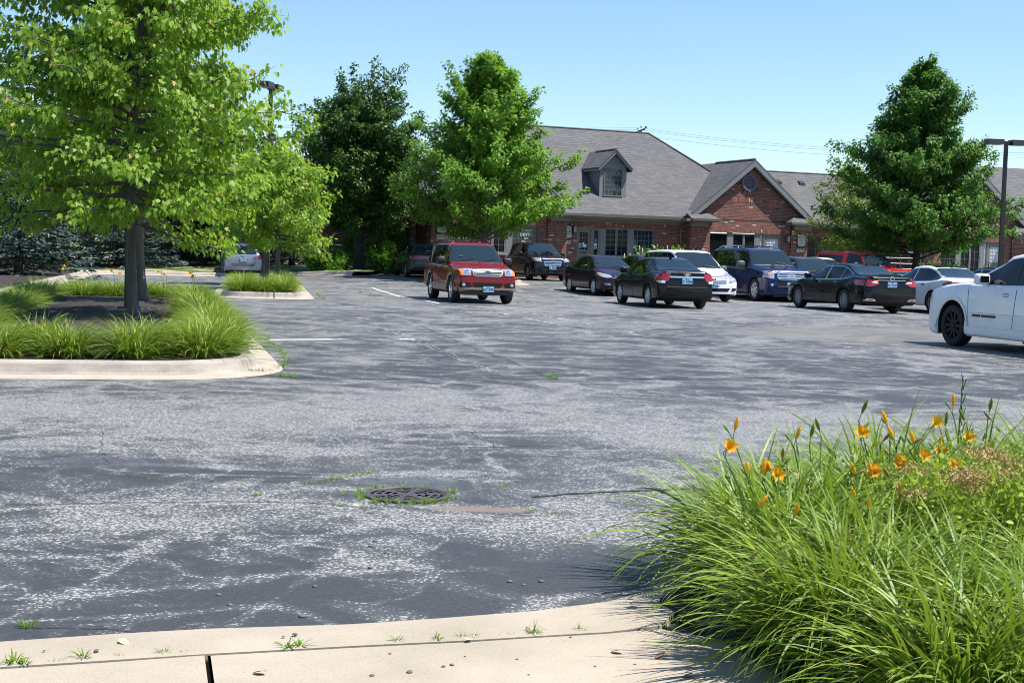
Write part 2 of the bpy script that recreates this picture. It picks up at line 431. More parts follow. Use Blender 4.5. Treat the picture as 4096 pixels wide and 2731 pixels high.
def strip(b, pts, w, dz=.004, mi=0):
    P = [Vector((p[0], p[1], 0)) for p in pts]
    L = []
    for i, p in enumerate(P):
        d = (P[min(i + 1, len(P) - 1)] - P[max(i - 1, 0)]).normalized(); nn = Vector((-d.y, d.x, 0))
        ww = w(i / (len(P) - 1)) if callable(w) else w
        L.append((p - nn * ww / 2, p + nn * ww / 2))
    for (a, c), (e, f) in zip(L, L[1:]):
        b.quad(*[(v.x, v.y, gz(v.x, v.y) + dz) for v in (a, e, f, c)], mi)
def pxline(pts, n=1):
    out = []
    g = [G(*p) for p in pts]
    for a, b_ in zip(g, g[1:]):
        for k in range(n): out.append(a.lerp(b_, k / n))
    return out + [g[-1]]
def jitter(pts, n, a, seed):
    r = random.Random(seed); out = []
    for p, q in zip(pts, pts[1:]):
        for k in range(n):
            v = p.lerp(q, k / n); out.append(Vector((v.x + r.uniform(-a, a), v.y + r.uniform(-a, a), 0)))
    return out + [pts[-1]]
def line(pts, wd, m='line'):
    b = MB(); strip(b, pxline(pts, 6), wd); tag(b.build('parking_line', M[m]), kind='structure')
line([(1064, 1359), (1330, 1358)], .20); line([(1330, 1358), (1600, 1357.5)], .15, 'line_faint'); line([(1600, 1357.5), (1662, 1358)], .2)
line([(1427, 1271), (1452, 1271)], .12)
line([(1427, 1272), (1990, 1499)], .013, 'line_faint'); line([(1452, 1271), (2012, 1499)], .012, 'line_faint')
line([(1490, 1153), (1600, 1186)], .10); line([(1690, 1198), (1755, 1213)], .10); line([(1600, 1186), (1690, 1198)], .10, 'line_faint')
line([(2020, 1328), (2330, 1334)], .07, 'line_faint'); line([(1850, 1222), (2240, 1300)], .05, 'line_faint')
line([(2060, 1160), (2240, 1165)], .10, 'line_faint'); line([(2700, 1270), (3080, 1300)], .06, 'line_faint')
line([(2050, 1240), (2560, 1335)], .04, 'line_faint'); line([(1640, 1128), (1735, 1140)], .12, 'line')
b = MB()
for i, (pts, wd, a) in enumerate([([(1110, 1505), (1330, 1518), (1650, 1515), (2000, 1513), (2300, 1518), (2900, 1513), (4090, 1502)], .035, .015),
                              ([(1285, 1200), (1330, 1208), (1475, 1232)], .05, .03), ([(1635, 1280), (1700, 1310), (1790, 1350), (1900, 1395), (2000, 1430), (2160, 1492), (2220, 1517)], .014, .035),
                              ([(1885, 1728), (1915, 1755), (1970, 1770), (1972, 1790)], .008, .012), ([(1500, 1795), (1800, 1790), (2300, 1783)], .012, .01),
                              ([(2120, 1990), (2300, 1974), (2600, 1962), (2860, 1950)], .03, .01), ([(420, 1720), (400, 1780), (420, 1850), (520, 1905), (640, 1920)], .005, .02),
                              ([(130, 2510), (280, 2512), (420, 2515), (560, 2530)], .008, .006), ([(20, 2020), (500, 2012), (900, 2006), (1250, 2012), (1440, 2030)], .012, .012)]):
    strip(b, jitter(pxline(pts), 10, a, i), lambda t, wd=wd: wd * (.5 + .5 * abs(math.sin(t * 23))))
tag(b.build('asphalt_crack', M['crack']), kind='structure')

# near kerb and pavement
front = [(-900, 2640), (0, 2586), (476, 2553), (833, 2533), (1399, 2515), (1717, 2494), (2133, 2461), (2431, 2423), (2610, 2381)]
back = [(-900, 2715), (0, 2664), (476, 2634), (833, 2611), (1399, 2580), (1895, 2556), (2131, 2541), (2431, 2524), (2640, 2505)]
fr = [G(*p) for p in front] + [Vector((.80, 6.75, 0)), Vector((1.15, 7.5, 0)), Vector((1.9, 8.35, 0)), Vector((3.2, 9.1, 0)), Vector((6, 9.6, 0))]
bk = [G(*p, .03) for p in back] + [Vector((1.0, 6.6, 0)), Vector((1.35, 7.3, 0)), Vector((2.05, 8.1, 0)), Vector((3.3, 8.8, 0)), Vector((6, 9.3, 0))]
b = MB()
for i in range(len(fr) - 1):
    z = lambda k: .028 if k < 8 else .035
    a, c, d, e = fr[i], fr[i + 1], bk[i + 1], bk[i]
    z0, z1 = z(i), z(i + 1)
    b.quad((a.x, a.y, z0 - .008), (c.x, c.y, z1 - .008), (d.x, d.y, z1), (e.x, e.y, z0))
    b.quad((a.x, a.y, -.05), (c.x, c.y, -.05), (c.x, c.y, z1 - .008), (a.x, a.y, z0 - .008))
    b.quad((e.x, e.y, z0), (d.x, d.y, z1), (d.x, d.y, -.05), (e.x, e.y, -.05))
tag(b.build('kerb', M['concrete']), kind='structure')
b = MB(); strip(b, jitter([v + Vector((0, .008, 0)) for v in fr[:9]], 30, .006, 5), lambda t: .012 + .022 * abs(math.sin(t * 57) * math.sin(t * 23)), .005); tag(b.build('edge_debris', M['dirt']), kind='structure')
inn = [Vector((v.x * .995, v.y - .032, 0)) for v in bk[:9]]
b = MB()   # two pavement slabs with an open joint
j0, j1 = G(838, 2609, .03), G(858, 2731, .03); jd = (j1 - j0); jn = j0 + jd * 4
# split the edge at the joint
L, Rr = [], []
for v in inn: (L if v.x < j0.x - .004 else Rr).append(v)
jt = Vector((j0.x, inn[3].y + .005, 0))
Lp = L + [jt + Vector((-.011, 0, 0)), jn + Vector((-.011, 0, 0)), Vector((-6, jn.y, 0)), Vector((-6, L[0].y, 0))]
Rp = [jt + Vector((.011, 0, 0))] + Rr + [Vector((.95, 5.3, 0)), Vector((1.35, 3.6, 0)), Vector((1.35, jn.y, 0)), jn + Vector((.011, 0, 0))]
YB = 2.6
for E in ([Vector((-6, L[0].y, 0))] + L + [jt + Vector((-.011, 0, 0))], [jt + Vector((.011, 0, 0))] + Rr + [Vector((.97, 5.35, 0)), Vector((1.5, 5.3, 0))]):
    for k, (p, q) in enumerate(zip(E, E[1:])):
        f = lambda v: v.x + (jn.x - jt.x) * (v.y - YB) / (jt.y - jn.y) * .95
        b.quad((p.x, p.y, .03), (q.x, q.y, .03), (f(q), YB, .03), (f(p), YB, .03)); b.quad((p.x, p.y, -.05), (q.x, q.y, -.05), (q.x, q.y, .03), (p.x, p.y, .03))
    for p in (E[0], E[-1]): b.quad((p.x, p.y, -.05), (p.x, p.y, .03), (f(p), YB, .03), (f(p), YB, -.05))
tag(b.build('pavement', M['concrete']), kind='structure')
b = MB(); strip(b, [v + Vector((0, -.02, 0)) for v in bk[:9]], .12, .008); strip(b, [jt + Vector((0, .05, 0)), jn], .06, .0085); tag(b.build('joint_soil', M['dirt']), kind='structure')
bed = [(.66, 5.98), (.86, 5.35), (.98, 4.95), (1.25, 3.3), (7, 3.0), (7, 9.2)] + [(v.x, v.y) for v in bk[9:13]][::-1]
b = MB(); b.prism(bed, -.03, .05); tag(b.build('planting_bed_soil', M['mulch']), kind='structure')

# ------------------------------------------------------------------ kerbed islands
def outline(c, ax, hw, ln, rad, n=7):
    u = Vector((math.sin(ax), math.cos(ax), 0)); v = Vector((u.y, -u.x, 0)); c = Vector((*c, 0))
    pts = []
    for cu, cv, a0 in ((rad, hw - rad, 270), (ln - rad, hw - rad, 0), (ln - rad, -hw + rad, 90), (rad, -hw + rad, 180)):
        for k in range(n + 1):
            t = R(a0 + 90 * k / n)
            pts.append((cu + rad * math.sin(t), cv + rad * math.cos(t)))
    return [c + u * a + v * b_ for a, b_ in pts]
def offset(P, d):
    n = len(P); out = []
    for i in range(n):
        t = (P[(i + 1) % n] - P[i - 1]).normalized(); out.append(P[i] + Vector((t.y, -t.x, 0)) * d)
    return out
def resample(P, step, closed=True):
    Q = []; n = len(P)
    for i in range(n if closed else n - 1):
        a, b_ = P[i], P[(i + 1) % n]; k = max(1, int((b_ - a).length / step + .5))
        Q += [a.lerp(b_, j / k) for j in range(k)]
    return Q if closed else Q + [P[-1]]
def kerb_sweep(name, P, sec, closed, mats, zf=lambda p: 0., joint=3.0):
    """sec: (offset outwards, z, material)"""
    P = resample(P, .35, closed); n = len(P); b = MB()
    rows = []
    for i in range(n):
        t = (P[(i + 1) % n] - P[i - 1]) if closed else (P[min(i + 1, n - 1)] - P[max(i - 1, 0)])
        t.normalize(); o = Vector((t.y, -t.x, 0))
        rows.append([P[i] + o * s[0] + Vector((0, 0, s[1] + zf(P[i]))) for s in sec])
    acc = 0.
    for i in range(n if closed else n - 1):
        a, c = rows[i], rows[(i + 1) % n]
        for k in range(len(sec) - 1): b.quad(a[k], c[k], c[k + 1], a[k + 1], sec[k][2])
        acc += (P[(i + 1) % n] - P[i]).length
        if acc > joint:
            acc = 0; e = (c[0] - a[0]).normalized() * .014
            for k in range(1, len(sec) - 1):
                up = Vector((0, 0, .006)); o = (c[-1] - c[0]); o.z = 0; o = o.normalized() * -.006
                b.quad(c[k] - e + up + o, c[k] + e + up + o, c[k + 1] + e + up + o, c[k + 1] - e + up + o, 2)
    return tag(b.build(name, mats, smooth=50, fix=False), kind='structure')
KSEC = [(.34, .004, 1), (.33, .018, 1), (.06, .03, 0), (.035, .06, 0), (0, .145, 0), (-.025, .168, 0), (-.06, .175, 0), (-.16, .175, 0), (-.165, .10, 0)]
kmats = [M['curbcon'], M['gutter'], M['crack']]
def mulch_bed(name, P, z0, hump, m, n=7):
    P = resample(P, .6); c = sum(P, Vector()) / len(P); b = MB(); k = len(P)
    vs = []
    r = random.Random(3)
    for j in range(n):
        f = 1 - j / n
        for p in P:
            q = c + (p - c) * f; vs.append((q.x, q.y, z0 + hump * (1 - f * f) + (r.uniform(-.02, .02) if j else 0)))
    vs.append((c.x, c.y, z0 + hump))
    fs = [(j * k + i, j * k + (i + 1) % k, (j + 1) * k + (i + 1) % k, (j + 1) * k + i) for j in range(n - 1) for i in range(k)]
    fs += [((n - 1) * k + i, (n - 1) * k + (i + 1) % k, n * k) for i in range(k)]
    b.add(vs, fs); return tag(b.build(name, m, smooth=180), kind='structure')
I1 = outline((-4.78, 15.42), R(-14), 2.05, 20.3, 1.3)
I2 = outline((-6.95, 39.45), R(-10), 1.12, 17.5, .8)
for P in (I1, I2):
    kerb_sweep('island_kerb', P, KSEC, True, kmats)
    mulch_bed('island_mulch', offset(P, -.16), .15, .16, M['mulch'])
I3 = outline((-.45, 57.4), R(-15), .95, 6.5, .6)
kerb_sweep('island_kerb', I3, KSEC, True, kmats, lambda p: gz(p.x, p.y))
mulch_bed('island_mulch', offset(I3, -.16), .15 + gz(-1, 60), .10, M['mulch'])
# kerb along the far left planting
LB = [Vector(p) for p in ((-11.6, 30, 0), (-12.6, 35, 0), (-15.2, 47, 0), (-16.9, 55.2, 0), (-18.2, 60.4, 0), (-17.4, 61.6, 0), (-13.1, 63.4, 0), (-9.6, 62.6, 0), (-7.9, 61.6, 0), (-6.9, 61.0, 0))]
def lbz(p): return gz(p.x, p.y) if p.y > 50 else 0
kerb_sweep('kerb', LB, KSEC, False, kmats, lbz)
b = MB()
inner = [Vector((v.x - .1, v.y + .12, 0)) for v in LB]
b.add([(v.x, v.y, .15 + lbz(v)) for v in inner[:6]] + [(-60, 62, .3), (-60, 30, .2)], [(0, 1, 2, 3, 4, 5, 6, 7)])
tag(b.build('planting_soil', M['mulch']), kind='structure')
b = MB()
bb = [inner[5], inner[6], inner[7], inner[8], inner[9], Vector((-6.2, 61.3, 0))]
far = [(-60, 66, .3), (-13, 74, .62), (-9, 74.5, .62), (-8, 74.5, .6), (-6.8, 74.5, .6), (-6.0, 74, .6)]
for i in range(5):
    a, c = bb[i], bb[i + 1]
    z = lambda v: .155 + lbz(v)
    m0 = (Vector((a.x, a.y, z(a)))).lerp(Vector(far[i]), .45) + Vector((0, 0, .05)); m1 = (Vector((c.x, c.y, z(c)))).lerp(Vector(far[i + 1]), .45) + Vector((0, 0, .05))
    b.quad((a.x, a.y, z(a)), (c.x, c.y, z(c)), m1, m0); b.quad(m0, m1, far[i + 1], far[i])
tag(b.build('lawn', M['lawn'], smooth=180), kind='structure')

# ------------------------------------------------------------------ drain grate
gp = G(1628, 1984)
gr = thing('drain_grate', 'round cast iron drain grate set in the asphalt with weeds around its rim', 'drain grate', gp)
RG = .262
b = MB(); b.lathe([(RG, .003), (RG, .014), (RG - .022, .018), (RG - .03, .012), (RG - .03, .004)], 48); b.build('frame', M['iron'], gr, 40)
b = MB(); b.prism([(RG * .93 * math.cos(R(a)), RG * .93 * math.sin(R(a))) for a in range(0, 360, 10)], .002, .0105); b.build('pit_shade_disc', M['void'], gr)  # flat black disc paints the unlit depth seen through the grating
b = MB(); r0 = RG - .03
rings = [(.0, .02), (.05, .064), (.094, .108), (.14, .155), (.187, .20), (.224, r0)]
for a, c in rings:
    b.lathe([(max(a, .001), .0112), (max(a, .001), .0132), (c, .0132), (c, .0112)], 48)
for k in range(6):
    t = R(k * 60 + 15); d = Vector((math.cos(t), math.sin(t), 0)); b.obox(d * .12 + Vector((0, 0, .0121)), d * .118, Vector((-d.y, d.x, 0)) * .016, Vector((0, 0, .0008)))
for k in range(18):
    t = R(k * 20 + 5); d = Vector((math.cos(t), math.sin(t), 0)); b.obox(d * .18 + Vector((0, 0, .0120)), d * .05, Vector((-d.y, d.x, 0)) * .007, Vector((0, 0, .0006)))
b.build('grating', M['iron'], gr, 30)

# ------------------------------------------------------------------ office building (local: x along the front, -y towards the lot)
PSI = R(22); K = 1.06
BL = thing('office_building', 'long red brick office building with grey shingle roof, gabled entrances and one dormer', 'building', (9.2236 * K, 67.5 * K, CAMH * (1 - K)), PSI, scale=K)
BLM = Matrix.LocRotScale(Vector((9.2236 * K, 67.5 * K, CAMH * (1 - K))), Matrix.Rotation(PSI, 3, 'Z'), Vector((K, K, K)))
def bw(s, o, z): return BLM @ Vector((s, -o, z))
GZ = .36   # ground at the wall foot
ZE = 3.30
W = MB()
def wallx(mb, s0, s1, z0, z1, y, ops=(), dep=.13, mi=0):
    """front facing wall at local y with openings (s0,s1,z0,z1) and reveals"""
    xs = sorted({s0, s1} | {v for o in ops for v in o[:2]}); zs = sorted({z0, z1} | {v for o in ops for v in o[2:4]})
    for xa, xb in zip(xs, xs[1:]):
        for za, zb in zip(zs, zs[1:]):
            cx, cz = (xa + xb) / 2, (za + zb) / 2
            if any(o[0] < cx < o[1] and o[2] < cz < o[3] for o in ops): continue
            mb.quad((xa, y, za), (xb, y, za), (xb, y, zb), (xa, y, zb), mi)
    for a, c, e, f in [o[:4] for o in ops]:
        mb.quad((a, y, e), (a, y + dep, e), (a, y + dep, f), (a, y, f), mi); mb.quad((c, y, e), (c, y, f), (c, y + dep, f), (c, y + dep, e), mi)
        mb.quad((a, y, f), (a, y + dep, f), (c, y + dep, f), (c, y, f), mi); mb.quad((a, y, e), (c, y, e), (c, y + dep, e), (a, y + dep, e), mi)
def wally(mb, x, y0, y1, z0, z1, mi=0): mb.quad((x, y0, z0), (x, y1, z0), (x, y1, z1), (x, y0, z1), mi)
PAV = [-10.7, 2.1, 15.5]
ZT = 2.71
mainop = [(-6.63, -2.67, .40, ZT)]
wallx(W, -7.57, -1.11, 0, ZE, .6, mainop)
# pavilions: wall, gable, returns, piers
for c in PAV:
    wallx(W, c - 3.2, c + 3.2, 0, ZE, 0, [(c - 2.12, c + 1.88, .40, ZT)])
    W.add([(c - 3.2, 0, ZE), (c + 3.2, 0, ZE), (c, 0, ZE + 3.2 * .8)], [(0, 1, 2)])
    wally(W, c - 3.2, 0, 3, 0, ZE); wally(W, c + 3.2, 0, 3, 0, ZE)
    for a, d in ((c - 3.23, c - 2.4), (c + 2.3, c + 3.23)): W.box(a, d, -.1, .02, 0, 2.93)
# recessed wing walls and the end walls
wallx(W, 5.3, 12.3, 0, ZE, 2.2, [(6.6, 9.0, 1.0, ZT)])
wallx(W, 18.7, 26, 0, ZE, .6, [(20, 23, 1.0, ZT)])
wally(W, -13.9, .6, 14, 0, ZE)
wallx(W, -26, -13.9, .2, 3.6, 12.5)
W.box(-13.95, -13.4, 2.0, 2.6, 0, ZE)
W.build('wall', M['brick'], BL, fix=False)
# soldier courses and arches
def course(s0, s1, y, z):
    b = MB(); b.quad((s0, y - .006, z), (s1, y - .006, z), (s1, y - .006, z + .2), (s0, y - .006, z + .2)); b.build('soldier_course', M['soldier'], BL, fix=False)
course(-7.57, -1.11, .6, 2.78)
for c in PAV:
    course(c - 3.23, c - 2.4, -.1, 2.70); course(c + 2.3, c + 3.23, -.1, 2.70); course(c - 2.3, c + 2.1, 0, ZT + .01)
brickpal = [mat('arch_brick_red', (.23, .072, .045), .85), mat('arch_brick_pale', (.30, .12, .075), .85), mat('arch_brick_dark', (.06, .05, .05), .85), mat('arch_brick_cream', (.45, .39, .3), .85), mat('arch_mortar', (.34, .3, .25), .9)]
for c in PAV:
    b = MB(); r = random.Random(int(c * 7))
    Rad, zc = 8.6, 4.42 - 8.6
    n = 56
    b.add([v for i in range(n + 1) for v in [(c - .1 + Rad * math.sin(R(-13.6 + 27.2 * i / n)), -.003, zc + Rad * math.cos(R(-13.6 + 27.2 * i / n))), (c - .1 + (Rad - .23) * math.sin(R(-13.6 + 27.2 * i / n)), -.003, zc + (Rad - .23) * math.cos(R(-13.6 + 27.2 * i / n)))]], [(2 * i, 2 * i + 1, 2 * i + 3, 2 * i + 2) for i in range(n)], 4)
    for i in range(n):
        t = R(-13.6 + 27.2 * (i + .5) / n); up = Vector((math.sin(t), 0, math.cos(t))); sd_ = Vector((math.cos(t), 0, -math.sin(t)))
        p = Vector((c - .1, -.004, zc)) + up * (Rad - .115)
        b.obox(p, sd_ * .031, Vector((0, .006, 0)), up * .105, r.choices([0, 1, 2, 3], [6, 3, 1, .4])[0])
    # ring of bricks round the vent
    for i in range(30):
        t = R(i * 12); up = Vector((math.sin(t), 0, math.cos(t))); sd_ = Vector((math.cos(t), 0, -math.sin(t)))
        b.obox(Vector((c - .12, -.004, 5.1)) + up * .53, sd_ * .042, Vector((0, .006, 0)), up * .09, r.choices([0, 1, 2, 3], [4, 3, 1.5, .5])[0])
    b.build('brick_arch', brickpal, BL)
    v = MB(); v.lathe([(.42, .0), (.42, -.06), (.36, -.075), (.31, -.06), (.31, -.02)], 32, axis='y', c=(c - .12, 0, 5.1))
    v.lathe([(.001, -.012), (.31, -.012)], 32, axis='y', c=(c - .12, 0, 5.1))
    for k in range(9):
        z = -.27 + k * .068; hw = math.sqrt(max(.01, .31 ** 2 - z * z)); v.obox((c - .12, -.03, 5.1 + z), (hw, 0, 0), (0, .015, .02), (0, -.004, .008))
    for k in range(4):
        t = R(90 * k); v.obox((c - .12 + .385 * math.sin(t), -.06, 5.1 + .385 * math.cos(t)), (.045, 0, 0), (0, .03, 0), (0, 0, .06))
    v.build('gable_vent', mat('mauve_grey_vent', (.13, .12, .145), .6) if c == PAV[0] else bpy.data.materials['mauve_grey_vent'], BL)
# roofs: closed slabs
TH = .07
RF = MB()
def slab(mb, pts, mi):
    n = len(pts); lo = [(p[0], p[1], p[2] - TH) for p in pts]
    mb.add(list(pts) + lo, [tuple(range(n)), tuple(range(n, 2 * n))[::-1]] + [(i, i + n, (i + 1) % n + n, (i + 1) % n) for i in range(n)], mi)
def hip(mb, s0, s1, y0, dep, z, sl, lh=True, rh=True):
    h = dep / 2; zr = z + sl * h; a = s0 + (h if lh else 0); d = s1 - (h if rh else 0)
    slab(mb, [(s0, y0, z), (s1, y0, z), (d, y0 + h, zr), (a, y0 + h, zr)], 0)
    slab(mb, [(s1, y0 + dep, z), (s0, y0 + dep, z), (a, y0 + h, zr), (d, y0 + h, zr)], 0)
    for e, q, on, sg in ((s0, a, lh, -1), (s1, d, rh, 1)):
        p = [(e, y0 + dep, z), (e, y0, z), (q, y0 + h, zr)]
        if on: slab(mb, p if sg < 0 else p[::-1], 1)
    return zr
hip(RF, -15.0, 4.4, 0, 10.4, 3.35, .82)
hip(RF, 17, 45, 0, 8.8, 3.35, .82, False, True)
hip(RF, 3.0, 20, 1.6, 6.9, 3.352, .785, False, False)
hip(RF, -40, -13.2, 11.6, 5.6, 3.62, .7)
for c in PAV:
    z0 = ZE + .14; hw = 3.46; zr = z0 + hw * .8
    for sg in (-1, 1):
        p = [(c + sg * hw, -.32, z0), (c, -.32, zr), (c, 6.0, zr), (c + sg * hw, 6.0, z0)]
        slab(RF, p if sg < 0 else p[::-1], 1)
# ridge caps
for a, d in (((-9.8, 5.2, 7.615), (-.8, 5.2, 7.615)), ((2.1, -.3, 6.21), (2.1, 3.4, 6.21)), ((-10.7, -.3, 6.21), (-10.7, 3.4, 6.21)), ((4, 5.05, 6.06), (19, 5.05, 6.06)), ((-.8, 5.2, 7.61), (1.5, 2.9, 5.75))):
    RF.tube([a, d], .055, 6, 0)
RF.build('roof', [M['shx'], M['shy']], BL, fix=False)
# small hipped return roofs under the gables
for c in PAV:
    for sg in (-1, 1):
        b = MB()
        s0, s1 = c + sg * 3.75, c + sg * 1.95
        if sg < 0 and c == PAV[1]: s0 = c - 3.5
        a = [(s0, -.62, ZE), (s1, -.62, ZE), (s1 + sg * .5, -.005, ZE + .36), (s0, -.005, ZE + .36)]
        b.add(a + [(s1, -.005, ZE)], [(0, 1, 2, 3), (1, 4, 2), (0, 3, 4, 1)], 0)
        b.build('eave_return', M['shx'], BL)
# fascias, frieze boards, rakes, gutters
def piece(name, m, *args):
    b = MB(); b.box(*args); b.build(name, M[m], BL)
piece('soffit', 'taupe', -7.35, -1.13, .02, .6, 3.12, 3.26); piece('frieze_board', 'taupe', -7.55, -1.13, .50, .597, 2.985, 3.12)
for c in PAV:
    for sg in (-1, 1):
        x0, x1 = sorted((c + sg * 3.72, c + sg * 2.0)); piece('soffit', 'taupe', x0, x1, -.58, -.003, ZE - .13, ZE - .004)
        x0, x1 = sorted((c + sg * 3.32, c + sg * 2.35)); piece('frieze_board', 'taupe', x0, x1, -.28, -.103, 2.935, ZE - .13)
piece('soffit', 'taupe', 5.6, 12.0, 1.7, 2.197, 3.1, 3.25); piece('soffit', 'taupe', 19.2, 30, .05, .597, 3.05, 3.25)
for c in PAV:
    z0 = ZE + .14 - .075; hw = 3.46; zr = z0 + hw * .8
    for sg in (-1, 1):
        b = MB()
        p0, p1 = Vector((c + sg * hw, 0, z0)), Vector((c, 0, zr)); dn = Vector((0, 0, -.26))
        vs = [Vector((q.x, y, q.z)) + e for y in (-.315, -.275) for q, e in ((p0, Vector()), (p1, Vector()), (p1, dn), (p0, dn))]
        b.add(vs, [(0, 1, 2, 3), (4, 7, 6, 5), (0, 4, 5, 1), (1, 5, 6, 2), (2, 6, 7, 3), (3, 7, 4, 0)])
        sf = [Vector((q.x, y, q.z - .2)) for q, y in ((p0, -.275), (p1, -.275), (p1, -.002), (p0, -.002))]
        b.add(sf + [v - Vector((0, 0, .02)) for v in sf], [(0, 1, 2, 3), (4, 7, 6, 5)])
        b.build('rake_board', M['grey_trim'], BL)
piece('gutter', 'gutterm', -7.3, -1.3, -.09, .015, 3.21, 3.335)
for c in PAV:
    for sg in (-1, 1):
        x0, x1 = sorted((c + sg * 3.78, c + sg * 1.93))
        if sg < 0 and c == PAV[1]: x0 = c - 3.45
        piece('gutter', 'gutterm', x0, x1, -.70, -.60, ZE - .10, ZE + .004)
piece('gutter', 'gutterm', 5.7, 12, 1.5, 1.6, 3.22, 3.34)
for s, y in ((-1.33, .5), (5.55, 2.1)):
    b = MB(); b.tube([(s + .12, -.45, 3.2), (s + .1, -.2, 3.05), (s, y - .05, 2.9), (s, y, 2.75), (s, y, .4)], .045, 6); b.build('downspout', M['gutterm'], BL)

def window(s0, s1, z0, z1, y, nx, nz, glass, fr=.045, fm='grey_trim', grid=True, sill=False):
    b = MB(); w_ = fr
    b.box(s0, s0 + w_, y - .02, y + .05, z0, z1); b.box(s1 - w_, s1, y - .02, y + .05, z0, z1)
    b.box(s0 + w_, s1 - w_, y - .02, y + .05, z1 - w_, z1); b.box(s0 + w_, s1 - w_, y - .02, y + .05, z0, z0 + w_)
    f = b.build('window', M[fm], BL)
    g = MB(); g.quad((s0 + w_, y + .02, z0 + w_), (s1 - w_, y + .02, z0 + w_), (s1 - w_, y + .02, z1 - w_), (s0 + w_, y + .02, z1 - w_)); g.build('pane', M[glass], f, fix=False)
    if grid:
        m_ = MB()
        for i in range(1, nx):
            x = s0 + w_ + (s1 - s0 - 2 * w_) * i / nx; m_.box(x - .008, x + .008, y + .008, y + .018, z0 + w_, z1 - w_)
        for i in range(1, nz):
            z = z0 + w_ + (z1 - z0 - 2 * w_) * i / nz; m_.box(s0 + w_, s1 - w_, y + .006, y + .016, z - .008, z + .008)
        m_.build('window_grid', M['muntin'], f)
    if sill:
        q = MB(); q.box(s0 - .06, s1 + .06, y - .14, y + .05, z0 - .08, z0 - .002); q.build('sill', M['curbcon'], f)
    return f
def panel(s0, s1, z0, z1, y, m='grey_trim'):
    b = MB(); b.box(s0, s1, y - .03, y + .06, z0, z1); b.build('trim_panel', M[m], BL)
def door(s0, s1, z0, z1, y, glass='win', gx=3, gz_=3, hs=1):
    b = MB(); b.box(s0, s0 + .07, y - .03, y + .05, z0, z1); b.box(s1 - .07, s1, y - .03, y + .05, z0, z1); b.box(s0 + .07, s1 - .07, y - .03, y + .05, z1 - .07, z1)
    a, c, zb, zt = s0 + .07, s1 - .07, z0, z1 - .07; wd = c - a
    g0, g1, h0, h1 = a + .13 * wd, c - .22 * wd if hs > 0 else c - .13 * wd, z0 + 1.28, z1 - .22
    b.box(a, g0, y, y + .04, zb, zt); b.box(g1, c, y, y + .04, zb, zt); b.box(g0, g1, y, y + .04, h1, zt); b.box(g0, g1, y, y + .04, zb, h0)
    b.box(g0 + .03, g1 - .03, y - .012, y - .001, zb + .25, h0 - .15)
    d = b.build('door', M['taupe'], BL)
    g = MB(); g.quad((g0, y + .02, h0), (g1, y + .02, h0), (g1, y + .02, h1), (g0, y + .02, h1)); g.build('door_glass', M[glass], d, fix=False)
    m_ = MB()
    for i in range(1, gx): x = g0 + (g1 - g0) * i / gx; m_.box(x - .01, x + .01, y + .004, y + .018, h0, h1)
    for i in range(1, gz_): z = h0 + (h1 - h0) * i / gz_; m_.box(g0, g1, y + .003, y + .016, z - .01, z + .01)
    m_.build('door_grid', M['white'] if glass == 'blind' else M['muntin'], d)
    h = MB(); hx = c - .09 if hs > 0 else a + .09; h.box(hx - .02, hx + .02, y - .05, y - .001, z0 + .95, z0 + 1.2); h.lathe([(.001, -.06), (.028, -.05), (.028, -.001)], 10, axis='y', c=(hx, y, z0 + 1.3)); h.build('handle', M['steel'], d)
    return d, (g0, g1, h0, h1)
def lowwall(s0, s1, z0, z1, y):
    b = MB(); b.box(s0, s1, y - .005, y + .1, z0, z1); b.build('brick_apron', M['brick'], BL)
# 10175 shopfront
y = .68
d, gg = door(-6.63, -5.85, .42, ZT, y)
door_n = d
nb = MB()
for k, (x, z, w_, h_, mi) in enumerate([(-6.5, 1.78, .2, .11, 0), (-6.36, 1.79, .19, .13, 1), (-6.2, 1.8, .16, .13, 0), (-6.44, 1.92, .1, .06, 0), (-6.28, 1.93, .09, .09, 0)]): nb.box(x - w_ / 2 + .0, x + w_ / 2, y + .004 - k * .001, y + .018, z, z + h_, mi)
nb.build('notice', [M['white'], M['signblue']], d)
b = MB(); b.box(-6.4, -6.12, y - .02, y - .0125, 1.52, 1.58); b.build('letter_slot', M['bronze'], d)
window(-5.85, -5.46, .95, ZT, y, 1, 3, 'win', .1, 'taupe'); lowwall(-5.85, -5.46, .4, .95, y)
sn = MB(); sn.box(-5.70, -5.61, y + .004, y + .019, 2.05, 2.22, 1); sn.box(-5.73, -5.6, y + .003, y + .018, 1.75, 2.0, 0); sn.box(-5.71, -5.62, y + .0, y + .002, 1.78, 1.9, 1); sn.build('notice', [M['white'], M['signblue']], BL)
panel(-5.46, -5.2, .4, ZT, y); 
window(-5.2, -4.61, 1.43, ZT, y, 2, 5, 'win', .05, sill=True); window(-4.60, -3.99, 1.43, ZT, y, 2, 5, 'win', .05, sill=True); panel(-3.99, -3.75, .4, ZT, y); window(-3.75, -2.67, 1.43, ZT, y, 5, 5, 'winteal', .05, sill=True)
lowwall(-5.2, -3.99, .4, 1.35, y); lowwall(-3.75, -2.67, .4, 1.35, y)
